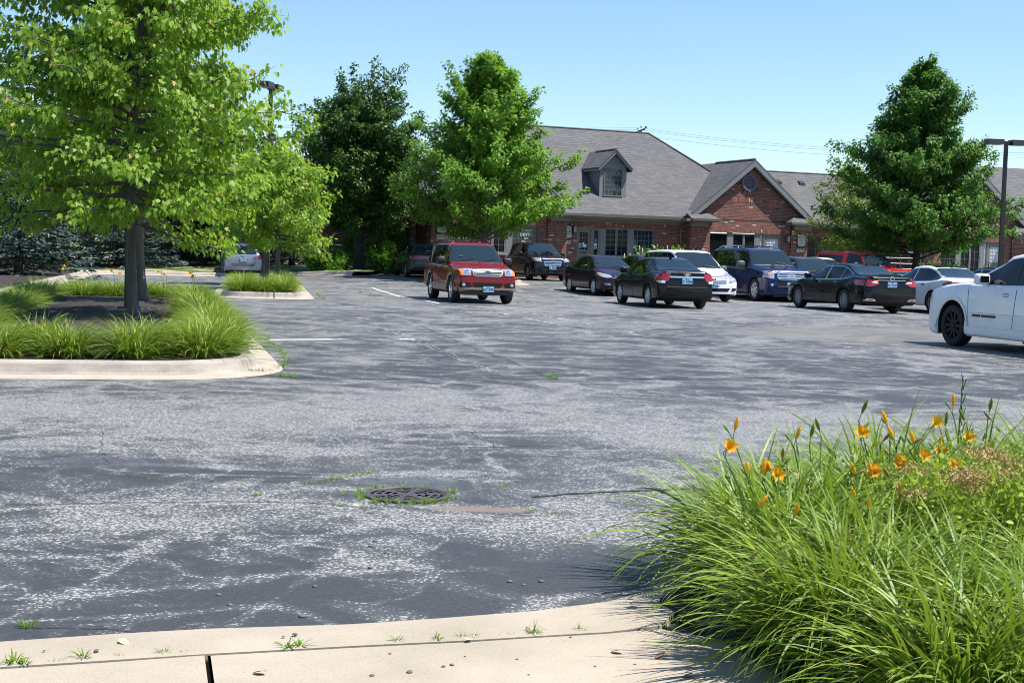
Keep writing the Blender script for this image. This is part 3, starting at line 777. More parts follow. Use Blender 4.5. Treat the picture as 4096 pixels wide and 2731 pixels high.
# pavilion fronts
for c, txt in ((PAV[1], None), (PAV[2], None)):
    y = .08
    window(c - 2.12, c - 1.15, .95, ZT - .05, y, 3, 4, 'win', .03, 'grey_trim', c != PAV[1]); lowwall(c - 2.12, c - 1.15, .4, .95, y); panel(c - 1.15, c - .87, .4, ZT - .002, y)
    window(c - .87, c - .25, .95, ZT - .03, y, 2, 4, 'win', .05, 'grey_trim', c != PAV[1]); window(c - .24, c + .38, .95, ZT - .03, y, 2, 4, 'win', .05, 'grey_trim', c != PAV[1]); lowwall(c - .87, c + .38, .4, .95, y)
    panel(c + .38, c + .6, .4, ZT - .002, y); window(c + .6, c + .85, .95, ZT - .002, y, 1, 3, 'blind', .05, 'taupe'); lowwall(c + .6, c + .85, .4, .95, y); door(c + .85, c + 1.88, .42, ZT - .002, y, 'blind', 3, 4, -1)
c = PAV[0]; y = .08
wtx = window(c - 2.12, c - 1.15, 1.0, ZT - .002, y, 3, 5, 'win', .05); lowwall(c - 2.12, c - 1.15, .4, .92, y)
panel(c - 1.15, c - .98, .4, ZT - .002, y, 'taupe'); door(c - .98, c - .3, .42, ZT - .002, y); window(c - .3, c + .32, 1.43, ZT - .002, y, 2, 4, 'win', .05, sill=True)
panel(c + .32, c + .6, .4, ZT - .002, y); wtd = window(c + .6, c + 1.88, 1.43, ZT - .002, y, 4, 4, 'winteal', .05, sill=True); lowwall(c - .3, c + .32, .4, 1.35, y); lowwall(c + .6, c + 1.88, .4, 1.35, y)
for i, (t, sz, z) in enumerate((('THARP', .17, 2.46), ('DENTAL', .17, 2.27), ('(815)', .10, 2.11), ('806-1010', .125, 1.97))):
    text_obj('lettering', t, sz, M['white'], wtd, facing((c + 1.34, .07 + .018, z), (1, 0, 0)))
for i, (t, z) in enumerate((('HOME  IMPLANTS', 2.22), ('COSMETIC DENTISTRY', 2.11), ('BRIDGE & DENTURE', 2.02), ('TEETH REPLACEMENTS', 1.94))):
    text_obj('lettering', t, .075, M['white'], wtx, facing((c - 1.63, .07 + .018, z), (1, 0, 0)))
window(6.6, 9.0, 1.0, ZT, 2.28, 3, 3, 'win', .06, 'bronze'); window(20, 23, 1.0, ZT, .68, 4, 4, 'win', .06)
# dark recessed pilasters on the shaded end wall
for yy in (3.2, 5.2, 7.2):
    b = MB(); b.box(-14.02, -13.903, yy, yy + .45, .5, 3.2); b.build('shutter', M['bronze'], BL)
b = MB(); b.box(-26, -13.9, 12.1, 12.5, .2, .9); b.box(-22.2, -20.4, 11.4, 12.1, .2, .74); b.build('foundation', M['curbcon'], BL)

# dormer
dc, y0, hw = -4.72, 1.02, .66
zb, ze_, sl_ = 4.05, 5.62, .95
D = MB(); D.add([(dc - hw, y0, zb), (dc + hw, y0, zb), (dc + hw, y0, ze_), (dc, y0, ze_ + hw * sl_), (dc - hw, y0, ze_)], [(0, 1, 2, 3, 4)])
for sg in (-1, 1): D.quad((dc + sg * hw, y0, zb), (dc + sg * hw, y0 + 2.1, zb), (dc + sg * hw, y0 + 2.1, ze_), (dc + sg * hw, y0, ze_))
nsd = 9
for k in range(nsd):   # lapped siding on the cheeks and in the gable
    z = zb + (ze_ - zb) * k / nsd; h_ = (ze_ - zb) / nsd
    for sg in (-1, 1):
        D.add([(dc + sg * (hw + .022), y0 + .1, z), (dc + sg * (hw + .022), y0 + 2.1, z), (dc + sg * (hw + .004), y0 + 2.1, z + h_), (dc + sg * (hw + .004), y0 + .1, z + h_), (dc + sg * hw, y0 + .1, z), (dc + sg * hw, y0 + 2.1, z)], [(0, 1, 2, 3), (0, 4, 5, 1)])
dor = D.build('dormer', M['grey_trim'], BL)
b = MB()
for sg in (-1, 1): b.box(*sorted((dc + sg * (hw + .03), dc + sg * (hw - .18))), y0 - .025, y0 - .001, zb, ze_ + .1)
b.box(dc - hw + .18, dc + hw - .18, y0 - .024, y0 - .001, zb, zb + .2); b.box(dc - hw + .18, dc + hw - .18, y0 - .024, y0 - .001, 5.47, 5.72)
b.quad((dc - .42, y0 - .012, 5.72), (dc + .42, y0 - .012, 5.72), (dc + .2, y0 - .002, 5.95), (dc - .2, y0 - .002, 5.95))
b.build('trim_board', M['grey_trim'], dor)
b = MB()
for sg in (-1, 1):
    p0, p1 = Vector((dc + sg * (hw + .2), 0, ze_ - .12)), Vector((dc, 0, ze_ - .12 + (hw + .2) * sl_)); dn = Vector((0, 0, -.15))
    vs = [Vector((q.x, yy, q.z)) + e for yy in (y0 - .26, y0 - .22) for q, e in ((p0, Vector()), (p1, Vector()), (p1, dn), (p0, dn))]
    b.add(vs, [(0, 1, 2, 3), (4, 7, 6, 5), (0, 4, 5, 1), (1, 5, 6, 2), (2, 6, 7, 3), (3, 7, 4, 0)])
    b.add([Vector((p0.x, y0 - .22, p0.z - .002)), Vector((p0.x, y0 + 2.4, p0.z - .002)), Vector((p0.x, y0 + 2.4, p0.z - .15)), Vector((p0.x, y0 - .22, p0.z - .15))], [(0, 1, 2, 3)])
    b.add([Vector((p0.x, y0 - .22, p0.z - .15)), Vector((p0.x, y0 + 2.2, p0.z - .15)), Vector((dc + sg * hw, y0 + 2.2, p0.z - .13)), Vector((dc + sg * hw, y0 - .22, p0.z - .13))], [(0, 1, 2, 3)])
b.build('barge_board', M['grey_trim'], dor)
b = MB()
for sg in (-1, 1):
    q0, q1 = (dc + sg * (hw + .23), ze_ - .13), (dc, ze_ - .12 + (hw + .22) * sl_ + .02)
    p = [(q0[0], y0 - .29, q0[1] + .02), (q1[0], y0 - .29, q1[1] + .03), (q1[0], y0 + 4, q1[1] + .03), (q0[0], y0 + 4, q0[1] + .02)]
    slab(b, p if sg < 0 else p[::-1], 0)
b.tube([(dc, y0 - .28, ze_ + (hw + .2) * sl_ - .06), (dc, y0 + 1.9, ze_ + (hw + .2) * sl_ - .06)], .05, 6)
b.build('dormer_roof', M['shy'], dor, fix=False)
b = MB(); b.box(dc - .47, dc - .43, y0 - .05, y0 - .001, 4.26, 5.46); b.box(dc + .43, dc + .47, y0 - .05, y0 - .001, 4.26, 5.46); b.box(dc - .43, dc + .43, y0 - .05, y0 - .001, 5.42, 5.46); b.box(dc - .5, dc + .5, y0 - .07, y0 - .001, 4.2, 4.26)
f = b.build('dormer_window', M['taupe'], dor)
b = MB(); b.quad((dc - .43, y0 - .012, 4.26), (dc + .43, y0 - .012, 4.26), (dc + .43, y0 - .012, 5.42), (dc - .43, y0 - .012, 5.42)); b.build('pane', M['winsky'], f, fix=False)
b = MB()
for i in range(1, 4): x = dc - .43 + .86 * i / 4; b.box(x - .008, x + .008, y0 - .03, y0 - .013, 4.26, 5.42)
for i in range(1, 5): z = 4.26 + 1.16 * i / 5; b.box(dc - .43, dc + .43, y0 - .032, y0 - .0135, z - .008, z + .008)
b.build('window_grid', M['muntin'], f)
# roof furniture
for i in range(5):
    s = 6.3 + i * 1.42; b = MB(); yb = 4.3
    zz = 3.352 + .785 * (yb - 1.6)
    b.add([(s - .17, yb - .15, zz - .13), (s + .17, yb - .15, zz - .13), (s + .17, yb + .12, zz + .08), (s - .17, yb + .12, zz + .08), (s - .15, yb - .13, zz + .03), (s + .15, yb - .13, zz + .03), (s + .15, yb + .12, zz + .16), (s - .15, yb + .12, zz + .16)], [(0, 1, 5, 4), (1, 2, 6, 5), (2, 3, 7, 6), (3, 0, 4, 7), (4, 5, 6, 7)])
    b.build('roof_vent', M['bronze'], BL)
for s, yy, z, h_ in ((3.7, 4.3, 6.0, .75), (11.6, 4.6, 5.75, .95)):
    b = MB(); b.lathe([(.06, 0), (.06, h_ - .12), (.10, h_ - .1), (.10, h_), (.001, h_)], 10, c=(s, yy, z - .3)); b.build('vent_pipe', M['bronze'], BL)
# pavement and kerb in front of the building
b = MB(); b.box(-14.5, 30, -4.2, .0, -.3, .34); tag(b.build('pavement', M['concrete']), kind='structure').matrix_world = BLM

# signs and lamps fixed to the walls
def sign(name, lab, s, z, yf, w_, h_, back, lines, arch=True, num=False):
    t = thing(name, lab, 'sign', bw(s, -yf, z), PSI, 'signs on the brick piers' if not num else 'address plaques', scale=K)
    def shape(hw, hh, f):
        p = [(-hw, -hh + f), (-hw + f, -hh + f * .2), (0, -hh), (hw - f, -hh + f * .2), (hw, -hh + f), (hw, hh - f), (hw - f, hh - f * .2), (0, hh), (-hw + f, hh - f * .2), (-hw, hh - f)]
        return p if arch else [(-hw, -hh), (hw, -hh), (hw, hh), (-hw, hh)]
    tf = lambda a, b_, c_: (a, c_, b_)
    if back:
        b = MB(); b.prism([(-w_ / 2 - .05, -h_ / 2 - .05), (w_ / 2 + .05, -h_ / 2 - .05), (w_ / 2 + .05, h_ / 2 + .05), (-w_ / 2 - .05, h_ / 2 + .05)] if False else shape(w_ / 2 + .045, h_ / 2 + .05, .05), -.03, 0, f=tf); b.build('backing', M['black'], t)
    b = MB(); b.prism(shape(w_ / 2, h_ / 2, .07), -.05 if back else -.03, -.031 if back else 0, f=tf); fc = b.build('face', M['cream'], t)
    for tx, sz, zz, mm in lines: text_obj('lettering', tx, sz, M[mm], fc, facing((0, -.053 if back else -.033, zz), (1, 0, 0)))
    return t, fc
pf = -.1
sign('hanging_sign', 'cream sign with the word DENTIST on the brick pier above plaque 10171', -13.46, 2.52, pf, .43, .58, True, (('DENTIST', .10, .15, 'black'), ('Dr. Tharp', .085, .02, 'black'), ('815-806-1010', .062, -.12, 'black'), ('ext. 2506', .04, -.2, 'black')))
sign('address_plaque', 'pale stone plaque numbered 10171 low on the brick pier', -13.47, 2.06, pf, .42, .2, False, (('10171', .16, 0, 'black'),), False, True)
t_, f_ = sign('hanging_sign', 'cream arched sign with blue domed logo beside the dark taupe door', -7.15, 2.48, .6, .42, .56, True, (('815-469-8437', .058, -.1, 'black'),))
b = MB(); b.prism([(.14 * math.cos(R(a)), .03 + .13 * math.sin(R(a))) for a in range(0, 181, 15)], -.056, -.0505, f=lambda a, b_, c_: (a, c_, b_)); b.box(-.18, .18, -.0555, -.0505, -.03, .03); b.build('logo', M['signblue'], f_)
b = MB(); b.prism([(.09 * math.cos(R(a)), .045 + .09 * math.sin(R(a))) for a in range(0, 181, 15)], -.0585, -.0565, f=lambda a, b_, c_: (a, c_, b_)); b.build('logo', M['white'], f_)
sign('address_plaque', 'pale stone plaque numbered 10175 under the blue logo sign', -7.16, 2.01, .6, .38, .16, False, (('10175', .14, 0, 'black'),), False, True)
sign('hanging_sign', 'cream sign lettered R.J. Yule on the pier at the right of the gabled entrance', 4.96, 2.46, pf, .42, .56, True, (('R.J.Yule', .11, .13, 'black'), ('& Company, Ltd.', .045, .05, 'black'), ('Certified Public', .05, -.03, 'black'), ('Accountants', .05, -.09, 'black'), ('815-806-1040', .048, -.18, 'black')))
sign('address_plaque', 'pale stone plaque numbered 10179 under the accountants sign', 4.94, 1.97, pf, .42, .16, False, (('10179', .14, 0, 'black'),), False, True)
def wall_lamp(lab, s, z, yf):
    t = thing('wall_lantern', lab, 'wall lamp', bw(s, -yf, z), PSI, 'wall lanterns', scale=K)
    b = MB(); b.box(-.06, .06, -.03, 0, -.15, .15); b.box(-.015, .015, -.1, -.03, .1, .13); b.box(-.09, .09, -.2, -.02 - .012, .13, .16); b.box(-.09, .09, -.2, -.032, -.17, -.14)
    for x in (-.08, .08):
        for yy in (-.19, -.045): b.box(x - .01, x + .01, yy - .01, yy + .01, -.14, .13)
    b.build('frame', M['bronze'], t)
    b = MB(); b.box(-.068, .068, -.178, -.058, -.138, .128); b.build('glass', mat('frosted_lantern_glass', (.3, .3, .28), .3), t)
wall_lamp('dark lantern on brick beside the blue logo sign', -6.82, 2.6, .6)
wall_lamp('dark lantern on brick between the pale-blind door and the accountants sign', 4.22, 2.5, 0)
# ------------------------------------------------------------------ vehicles
def paint(name, col, metal=.0, rough=.3, coat=.6):
    m = mat(name, col, rough, metal, coat, .12); n = N(m)
    P = n.pos(); k = n.ramp(n.noise(P, 3, 4, .6), [(.35, .95), (.7, 1.03)])
    n.col(n.mix(1.0, col, k, 'MULTIPLY')); n.rough(n.ramp(n.noise(P, 9, 4), [(.3, rough * .8), (.7, rough * 1.25)]))
    return m
CM = dict(grillem=mat('bright_grille_plastic', (.58, .58, .56), .35, .3),
    glass=mat('car_window_glass', (.007, .010, .010), .02, 0, 0, .4), shield=mat('windscreen_glass', (.014, .026, .036), .03, 0, 0, .42),
    trim=mat('black_plastic_trim', (.018, .018, .019), .5), chrome=mat('chrome', (.72, .73, .75), .12, 1.0), tyre=mat('tyre_rubber', (.016, .016, .016), .8),
    alloy=mat('silver_alloy', (.62, .63, .65), .35, .35), alloyd=mat('grey_alloy', (.26, .27, .29), .35, .4), alloyk=mat('black_alloy', (.008, .008, .009), .45, 0, 0, .25),
    red=mat('red_lamp_lens', (.32, .008, .012), .12, 0, 1), lamp=mat('clear_lamp_lens', (.42, .45, .5), .1, .35, 1), amber=mat('amber_lens', (.8, .24, .02), .15, 0, 1), whitel=mat('white_lamp_lens', (.75, .75, .75), .15, 0, 1),
    plate=mat('pale_blue_licence_plate', (.30, .48, .68), .4), ink=mat('plate_lettering', (.03, .03, .09), .5), tan=mat('tan_cladding', (.24, .21, .165), .45, .3), under=mat('underbody', (.006, .006, .006), .9),
    grey=mat('grey_car_trim', (.09, .095, .10), .45), blue=mat('blue_badge', (.02, .05, .2), .2, 0, 1), gold=mat('gold_badge', (.6, .45, .18), .25, .7), whitep=mat('white_sticker', (.75, .75, .72), .5), beige=mat('beige_seat', (.25, .23, .2), .8), brake=mat('lit_brake_lamp', (.9, .1, .05), .3, emit=((1, .12, .04), 2.0)))
def interp(pts):
    xs = [p[0] for p in pts]; ys = [p[1] for p in pts]
    n = len(xs); d = [(ys[i + 1] - ys[i]) / max(1e-6, xs[i + 1] - xs[i]) for i in range(n - 1)]
    m_ = [d[0]] + [0 if d[i - 1] * d[i] <= 0 else 2 * d[i - 1] * d[i] / (d[i - 1] + d[i]) for i in range(1, n - 1)] + [d[-1]]
    def f(x):
        if x <= xs[0]: return ys[0]
        if x >= xs[-1]: return ys[-1]
        i = 0
        while x > xs[i + 1]: i += 1
        h = xs[i + 1] - xs[i]; t = (x - xs[i]) / h
        return (2 * t ** 3 - 3 * t ** 2 + 1) * ys[i] + (t ** 3 - 2 * t ** 2 + t) * h * m_[i] + (-2 * t ** 3 + 3 * t ** 2) * ys[i + 1] + (t ** 3 - t ** 2) * h * m_[i + 1]
    return f
class Car:
    def __init__(c, name, label, cat, sp, pnt, group='cars parked in the lot'):
        c.sp = sp; c.paint = pnt; L, W, H = sp['L'], sp['W'], sp['H']; c.L, c.W, c.H = L, W, H
        c.root = thing(name, label, cat, group=group)
        c.mid = sp['FO'] + sp['WB'] / 2
        c.top, c.belt = interp(sp['top']), interp(sp['belt'])
        hw = W / 2; nb, tb = sp.get('nose', .74), sp.get('tail', .80)
        c.wid = interp(sp['wid'] if 'wid' in sp else [(0, hw * nb), (.06, hw * (nb + .10)), (.2, hw * .93), (.5, hw * .985), (1.0, hw), (L - 1.0, hw), (L - .45, hw * .98), (L - .15, hw * .94), (L - .04, hw * (tb + .09)), (L, hw * tb)])
        c.roofw = interp(sp['roofw'])
        c.bot = interp(sp.get('bot', [(0, .26), (.3, .20), (1.2, .22), (L - 1.2, .22), (L - .3, .24), (L, .32)]))
        c.Ra = sp['R'] * sp.get('arch', 1.09) + .025
        c.build_body()
    def X(c, s): return c.mid - s
    def ring(c, s):
        zb0 = c.bot(s); zb = zb0
        arch = False
        for xw in (c.sp['FO'], c.sp['FO'] + c.sp['WB']):
            d = abs(s - xw)
            if d < c.Ra:
                z = c.sp['R'] + math.sqrt(c.Ra ** 2 - d * d)
                if z > zb: zb = z; arch = True
        zs, zt, w_ = c.belt(s), c.top(s), c.wid(s)
        zs = min(zs, zt - .02); H = zt - zs
        wr = min(c.roofw(s), w_ - .07)
        hi = zs - .06
        q = lambda z: max(min(z, hi), zb + .012)
        z1, z2, z3, z4 = q(.30), q(.45), q(.60), q(.60 + (zs - .6) * .55)
        ft = c.sp.get('tuck', .03)
        p = [(0, max(zb0 + .02, zb if arch else 0)), (w_ - .27, max(zb0 + .02, zb if arch else 0)), (w_ - .05 if not arch else w_ - .03, zb), (w_ - .02, min(zb + .03, max(z1, zb + .02))), (w_ - .006, max(z1, zb + .03)), (w_, max(z2, zb + .035)), (w_, max(z3, zb + .04)), (w_ - .012, max(z4, zb + .045)), (w_ - ft - .012, max(zs - .045, zb + .05)), (w_ - ft - .04, zs)]
        y0 = w_ - ft - .055
        rr = min(.10, .42 * H)
        yw = wr + (y0 - wr) * min(1, rr / max(H, .01)) * .6
        p += [(y0 + (yw - y0) * .03, zs + .012 * min(1, H / .2)), (y0 + (yw - y0) * .5, zs + (H - rr) * .5 + .004), (yw, zt - rr), (yw - rr * .22, zt - rr * .55), (yw - rr * .62, zt - rr * .25), (yw - rr * 1.3, zt - rr * .12), (yw * .55, zt - .03 * min(1, H / .12) * .35), (0, zt)]
        return p
    def build_body(c):
        L, sp = c.L, c.sp
        ss = set(np.round(np.arange(.25, L - .2, .10), 3)) | {0, .015, .04, .08, .13, .19, L, L - .012, L - .03, L - .06, L - .1, L - .15, L - .2}
        for k in sp['top'] + sp['belt']: ss.add(round(k[0], 3))
        for xw in (sp['FO'], sp['FO'] + sp['WB']):
            for a in range(0, 181, 12): ss.add(round(xw + c.Ra * .9995 * math.cos(R(a)), 3))
            ss |= {round(xw - c.Ra - .004, 3), round(xw + c.Ra + .004, 3)}
        ss = sorted(s for s in ss if 0 <= s <= L); o = [ss[0]]
        for s in ss[1:]:
            if s - o[-1] > .003: o.append(s)
        b = MB(); n = None
        for s in o:
            p = c.ring(s); full = p + [(-y, z) for y, z in p[-2:0:-1]]; n = len(full)
            b.v += [(c.X(s), y, z) for y, z in full]
        h = len(p)
        for i in range(len(o) - 1):
            for j in range(n):
                b.f.append([i * n + j, i * n + (j + 1) % n, (i + 1) * n + (j + 1) % n, (i + 1) * n + j])
                b.m.append(1 if j in (0, 1, n - 1, n - 2) else 0)
        b.f.append(list(range(n))); b.m.append(0); b.f.append(list(range((len(o) - 1) * n, len(o) * n))[::-1]); b.m.append(0)
        me = b.mesh('body'); bm = bmesh.new(); bm.from_mesh(me); bmesh.ops.recalc_face_normals(bm, faces=bm.faces); bm.to_mesh(me)
        c.bvh = BVHTree.FromBMesh(bm); bm.free()
        c.body = link('body', me, [c.paint, CM['under']], c.root, 38)
        u = MB(); u.box(c.X(L - .35), c.X(.35), -c.W / 2 + .31, c.W / 2 - .31, .19 + (c.sp['R'] - .3) * .6, .62); u.build('underbody', CM['under'], c.root)
    def cast(c, view, a, b_):
        L = c.L
        if view == 'side': o, d = Vector((c.X(a), 3, b_)), Vector((0, -1, 0))
        elif view == 'side-': o, d = Vector((c.X(a), -3, b_)), Vector((0, 1, 0))
        elif view == 'front': o, d = Vector((c.X(-3), a, b_)), Vector((-1, 0, 0))
        elif view == 'rear': o, d = Vector((c.X(L + 3), a, b_)), Vector((1, 0, 0))
        else: o, d = Vector((c.X(a), b_, 5)), Vector((0, 0, -1))
        hit = c.bvh.ray_cast(o, d)
        if hit[0] is None:
            hit = c.bvh.find_nearest(o + d * 2.2)
        nn = hit[1]
        if nn.dot(d) > 0: nn = -nn
        return hit[0], nn
    def grid(c, view, fn, nx, ny, m, name='patch', off=.006, parent=None, thick=0, mb=None):
        """fn(u,v)->(a,b) in the view plane; the patch hugs the body surface"""
        own = mb is None; b = mb or MB(); base = len(b.v)
        for j in range(ny + 1):
            for i in range(nx + 1):
                a, z = fn(i / nx, j / ny); p, nn = c.cast(view, a, z); b.v.append(tuple(p + nn * off))
        for j in range(ny):
            for i in range(nx):
                k = base + j * (nx + 1) + i; b.f.append([k, k + 1, k + nx + 2, k + nx + 1]); b.m.append(0)
        if own:
            o = b.build(name, m, parent or c.root, 60, fix=True)
            return o
    def poly(c, view, pts, m, name='patch', off=.006, nx=10, ny=4, parent=None, mb=None):
        """x-monotone polygon"""
        xs = [p[0] for p in pts]; x0, x1 = min(xs), max(xs); e = (x1 - x0) * .002
        def lohi(x):
            zz = []
            for (ax, az), (bx, bz) in zip(pts, pts[1:] + pts[:1]):
                if (ax - x) * (bx - x) <= 0 and ax != bx: zz.append(az + (bz - az) * (x - ax) / (bx - ax))
            return (min(zz), max(zz)) if zz else (0, 0)
        def fn(u, v):
            x = min(max(x0 + (x1 - x0) * u, x0 + e), x1 - e); lo, hi = lohi(x); return x, lo + (hi - lo) * v
        return c.grid(view, fn, nx, ny, m, name, off, parent, mb=mb)
    def both(c, pts, m, name, off=.006, nx=10, ny=4, parent=None):
        return [c.poly(v, pts, m, name, off, nx, ny, parent) for v in ('side', 'side-')]
    def mirror(c, view, pts, m, name, off=.006, nx=8, ny=4, parent=None):
        r = [c.poly(view, pts, m, name, off, nx, ny, parent), c.poly(view, [(-a, z) for a, z in pts], m, name, off, nx, ny, parent)]
        return r
    def windows(c, spans, pill=.10, chrome=None, slope=.0):
        """side windows between pillars: (s0, s1, lean0, lean1)"""
        lo = lambda s: c.belt(s) + .03
        hi = lambda s: min(c.top(s) - pill, c.H - pill - .01)
        zm = lo(c.L / 2)
        def fn_(s0, s1, l0, l1, g=0):
            def fn(u, v):
                s = s0 + (s1 - s0) * u
                for _ in range(3):
                    a, b_ = lo(s) - g, hi(s) + g; b_ = max(b_, a + .004); z = a + (b_ - a) * v
                    s = (s0 - g + l0 * (z - zm)) * (1 - u) + (s1 + g + l1 * (z - zm)) * u
                return s, z
            return fn
        for v in ('side', 'side-'):
            f = c.grid(v, fn_(spans[0][0], spans[-1][1], spans[0][2], spans[-1][3], .022), 26, 5, chrome or CM['trim'], 'window_surround', .003)
            for sp in spans: c.grid(v, fn_(*sp), 10, 5, sp[4] if len(sp) > 4 else CM['glass'], 'side_window', .007, f) if len(sp) == 4 else None
    def shield(c, s0, s1, name, m, inset=.045, rows=8):
        def fn(u, v):
            s = s0 + (s1 - s0) * v; r = c.ring(s); y = max(.05, r[12][0] - inset); return s, -y + 2 * y * u
        def fr(u, v):
            s = s0 - .02 + (s1 - s0 + .04) * v; r = c.ring(s); y = max(.05, r[12][0] - inset + .025); return s, -y + 2 * y * u
        t = c.grid('top', fr, 14, rows, CM['trim'], name + '_seal', .003)
        return c.grid('top', fn, 14, rows, m, name, .007, t)
    def wheels(c, style='alloy', spokes=5, w_=.22, steer=0.):
        Rw = c.sp['R']; rim = CM[style]
        me1 = MB(); h = w_ / 2
        me1.lathe([(Rw * .66, -h * .8), (Rw * .70, -h * .95), (Rw * .9, -h), (Rw * .97, -h * .85), (Rw, -h * .6), (Rw, h * .6), (Rw * .97, h * .85), (Rw * .9, h), (Rw * .70, h * .95), (Rw * .66, h * .8)], 32, axis='y')
        me2 = MB(); r = Rw * .675
        me2.lathe([(r, -h * .85), (r, h * .80), (r * .93, h * .86), (r * .88, h * .7), (r * .86, h * .1), (.001, h * .08)], 32, 0, 'y'); n0 = len(me2.f)
        for i in range(len(me2.m)): me2.m[i] = 0
        for i in range(32 * 4, n0): me2.m[i] = 1
        me2.lathe([(.001, h * .82), (.05, h * .8), (.075, h * .6), (.08, h * .2)], 14, 0, 'y')
        for k in range(spokes):
            t = 2 * math.pi * k / spokes; d = Vector((math.cos(t), 0, math.sin(t))); q = Vector((-d.z, 0, d.x)); wd = min(.034, r * 1.0 / spokes)
            p0, p1 = d * .06, d * r * .93; y0, y1 = Vector((0, h * .70, 0)), Vector((0, h * .80, 0)); dn = Vector((0, -.03, 0))
            vs = [p0 + q * wd * .9 + y0, p0 - q * wd * .9 + y0, p1 - q * wd + y1, p1 + q * wd + y1]; vs += [v + dn for v in vs]
            me2.add(vs, [(0, 1, 2, 3), (0, 4, 5, 1), (1, 5, 6, 2), (2, 6, 7, 3), (3, 7, 4, 0)], 0)
        for k in range(5):
            t = 2 * math.pi * (k + .5) / 5; me2.lathe([(.001, h * .86), (.011, h * .86), (.011, h * .6)], 6, 0, 'y', (.05 * math.cos(t), 0, .05 * math.sin(t)))
        m1 = m2 = None
        for sx in (1, -1):
            for sy in (1, -1):
                wo = bpy.data.objects.new('wheel', None); COL.objects.link(wo); wo.parent = c.root
                wo.location = (sx * c.sp['WB'] / 2, sy * (c.W / 2 - w_ / 2 - .02), Rw)
                wo.rotation_euler = (0, 0, (0 if sy > 0 else math.pi) + (steer if sx > 0 else 0))
                if m1 is None:
                    a = me1.build('tyre', CM['tyre'], wo, 40); m1 = a.data
                    a = me2.build('rim', [rim, CM['under']], wo, 40); m2 = a.data
                else:
                    for nm, mm in (('tyre', m1), ('rim', m2)): link(nm, mm, None, wo)
    def flares(c, m, t=.055):
        for xw in (c.sp['FO'], c.sp['FO'] + c.sp['WB']):
            for v in ('side', 'side-'):
                def fn(u, w_):
                    a = R(188 - 196 * u); r = c.Ra + .004 + t * w_; return xw + r * math.cos(a), max(c.sp['R'] + r * math.sin(a), .25)
                c.grid(v, fn, 24, 2, m, 'wheel_arch_trim', .016)
    def seams(c, xs, lo=None):
        for s, lean in xs:
            for v in ('side', 'side-'):
                z0, z1 = (lo or .30), c.belt(s) + .02
                c.grid(v, lambda u, w_: (s + (u - .5) * .012 + lean * math.sin((w_ - .3) * 2.2), z0 + (z1 - z0) * w_), 1, 10, CM['under'], 'door_seam', .0035)
    def handles(c, pts, m='paint'):
        for s, z in pts:
            for v, sg in (('side', 1), ('side-', -1)):
                p, nn = c.cast(v, s, z); b = MB(); b.obox(p + nn * .022, (.095, 0, 0), nn * .012, (0, 0, .016)); b.obox(p + nn * .005, (.07, 0, 0), nn * .008, (0, 0, .028), 1)
                b.build('door_handle', [c.paint if m == 'paint' else CM[m], CM['trim']], c.root)
    def mirrors(c, s, z, m=None, big=1.):
        for sg in (1, -1):
            y = c.wid(s) - .08; bm = bmesh.new(); bmesh.ops.create_uvsphere(bm, u_segments=14, v_segments=10, radius=1)
            for v in bm.verts:
                x, yy, zz = v.co; p = lambda t: math.copysign(abs(t) ** .55, t)
                v.co = (c.X(s) + p(x) * .075 * big, sg * (y + .17 + p(yy) * .115 * big), z + .075 + p(zz) * .085 * big)
            me = bpy.data.meshes.new('mirror'); bm.to_mesh(me); bm.free()
            o = link('side_mirror', me, m or c.paint, c.root, 180)
            b = MB(); b.obox((c.X(s), sg * (y + .04), z + .03), (.03, 0, 0), (0, .06, 0), (0, 0, .03)); b.build('mirror_arm', CM['trim'], o)
            b = MB(); hx = c.X(s) - .078 * big; b.quad((hx, sg * (y + .08), z + .015), (hx, sg * (y + .26), z + .02), (hx, sg * (y + .26), z + .135), (hx, sg * (y + .08), z + .13)); b.build('mirror_glass', CM['glass'], o)
    def plate(c, view, y, z, txt, state=True):
        p, nn = c.cast(view, y, z); sg = 1 if view == 'front' else -1
        x = p.x + sg * .025
        b = MB(); b.box(x - .008, x + .008, y - .155, y + .155, z - .078, z + .078); o = b.build('license_plate', CM['plate'], c.root)
        b = MB(); b.box(*sorted((p.x - sg * .03, x - sg * .008)), y - .12, y + .12, z - .05, z + .05); b.build('plate_bracket', CM['trim'], o)
        text_obj('lettering', txt, .10, CM['ink'], o, facing((x + sg * .0105, y, z - .012), (0, sg, 0)))
        text_obj('lettering', 'Illinois', .035, CM['ink'], o, facing((x + sg * .0105, y, z + .058), (0, sg, 0)))
    def bars(c, zs_, hw, m, name='grille_bar', view='front', h=.022, off=.014, parent=None, rail=False):
        b = MB()
        for i, z in enumerate(zs_):
            w_ = hw(i) if callable(hw) else hw
            c.grid(view, lambda u, v: (-w_ + 2 * w_ * u, z + (v - .5) * h), 14, 1, None, off=off, mb=b)
        b.build(name, m, parent or c.root, 60)
    def disc(c, view, y, z, r, m, name, off=.01, both=True, parent=None):
        for sg in ((1, -1) if both else (1,)):
            p, nn = c.cast(view, sg * y, z); sx = 1 if view == 'front' else -1; b = MB()
            b.lathe([(.001, off + .012), (r * .7, off + .012), (r * .9, off + .004), (r, -.02)], 16, 0, 'x') if sx > 0 else b.lathe([(.001, -off - .012), (r * .7, -off - .012), (r * .9, -off - .004), (r, .02)], 16, 0, 'x')
            o = b.build(name, m, parent or c.root, 40); o.location = p
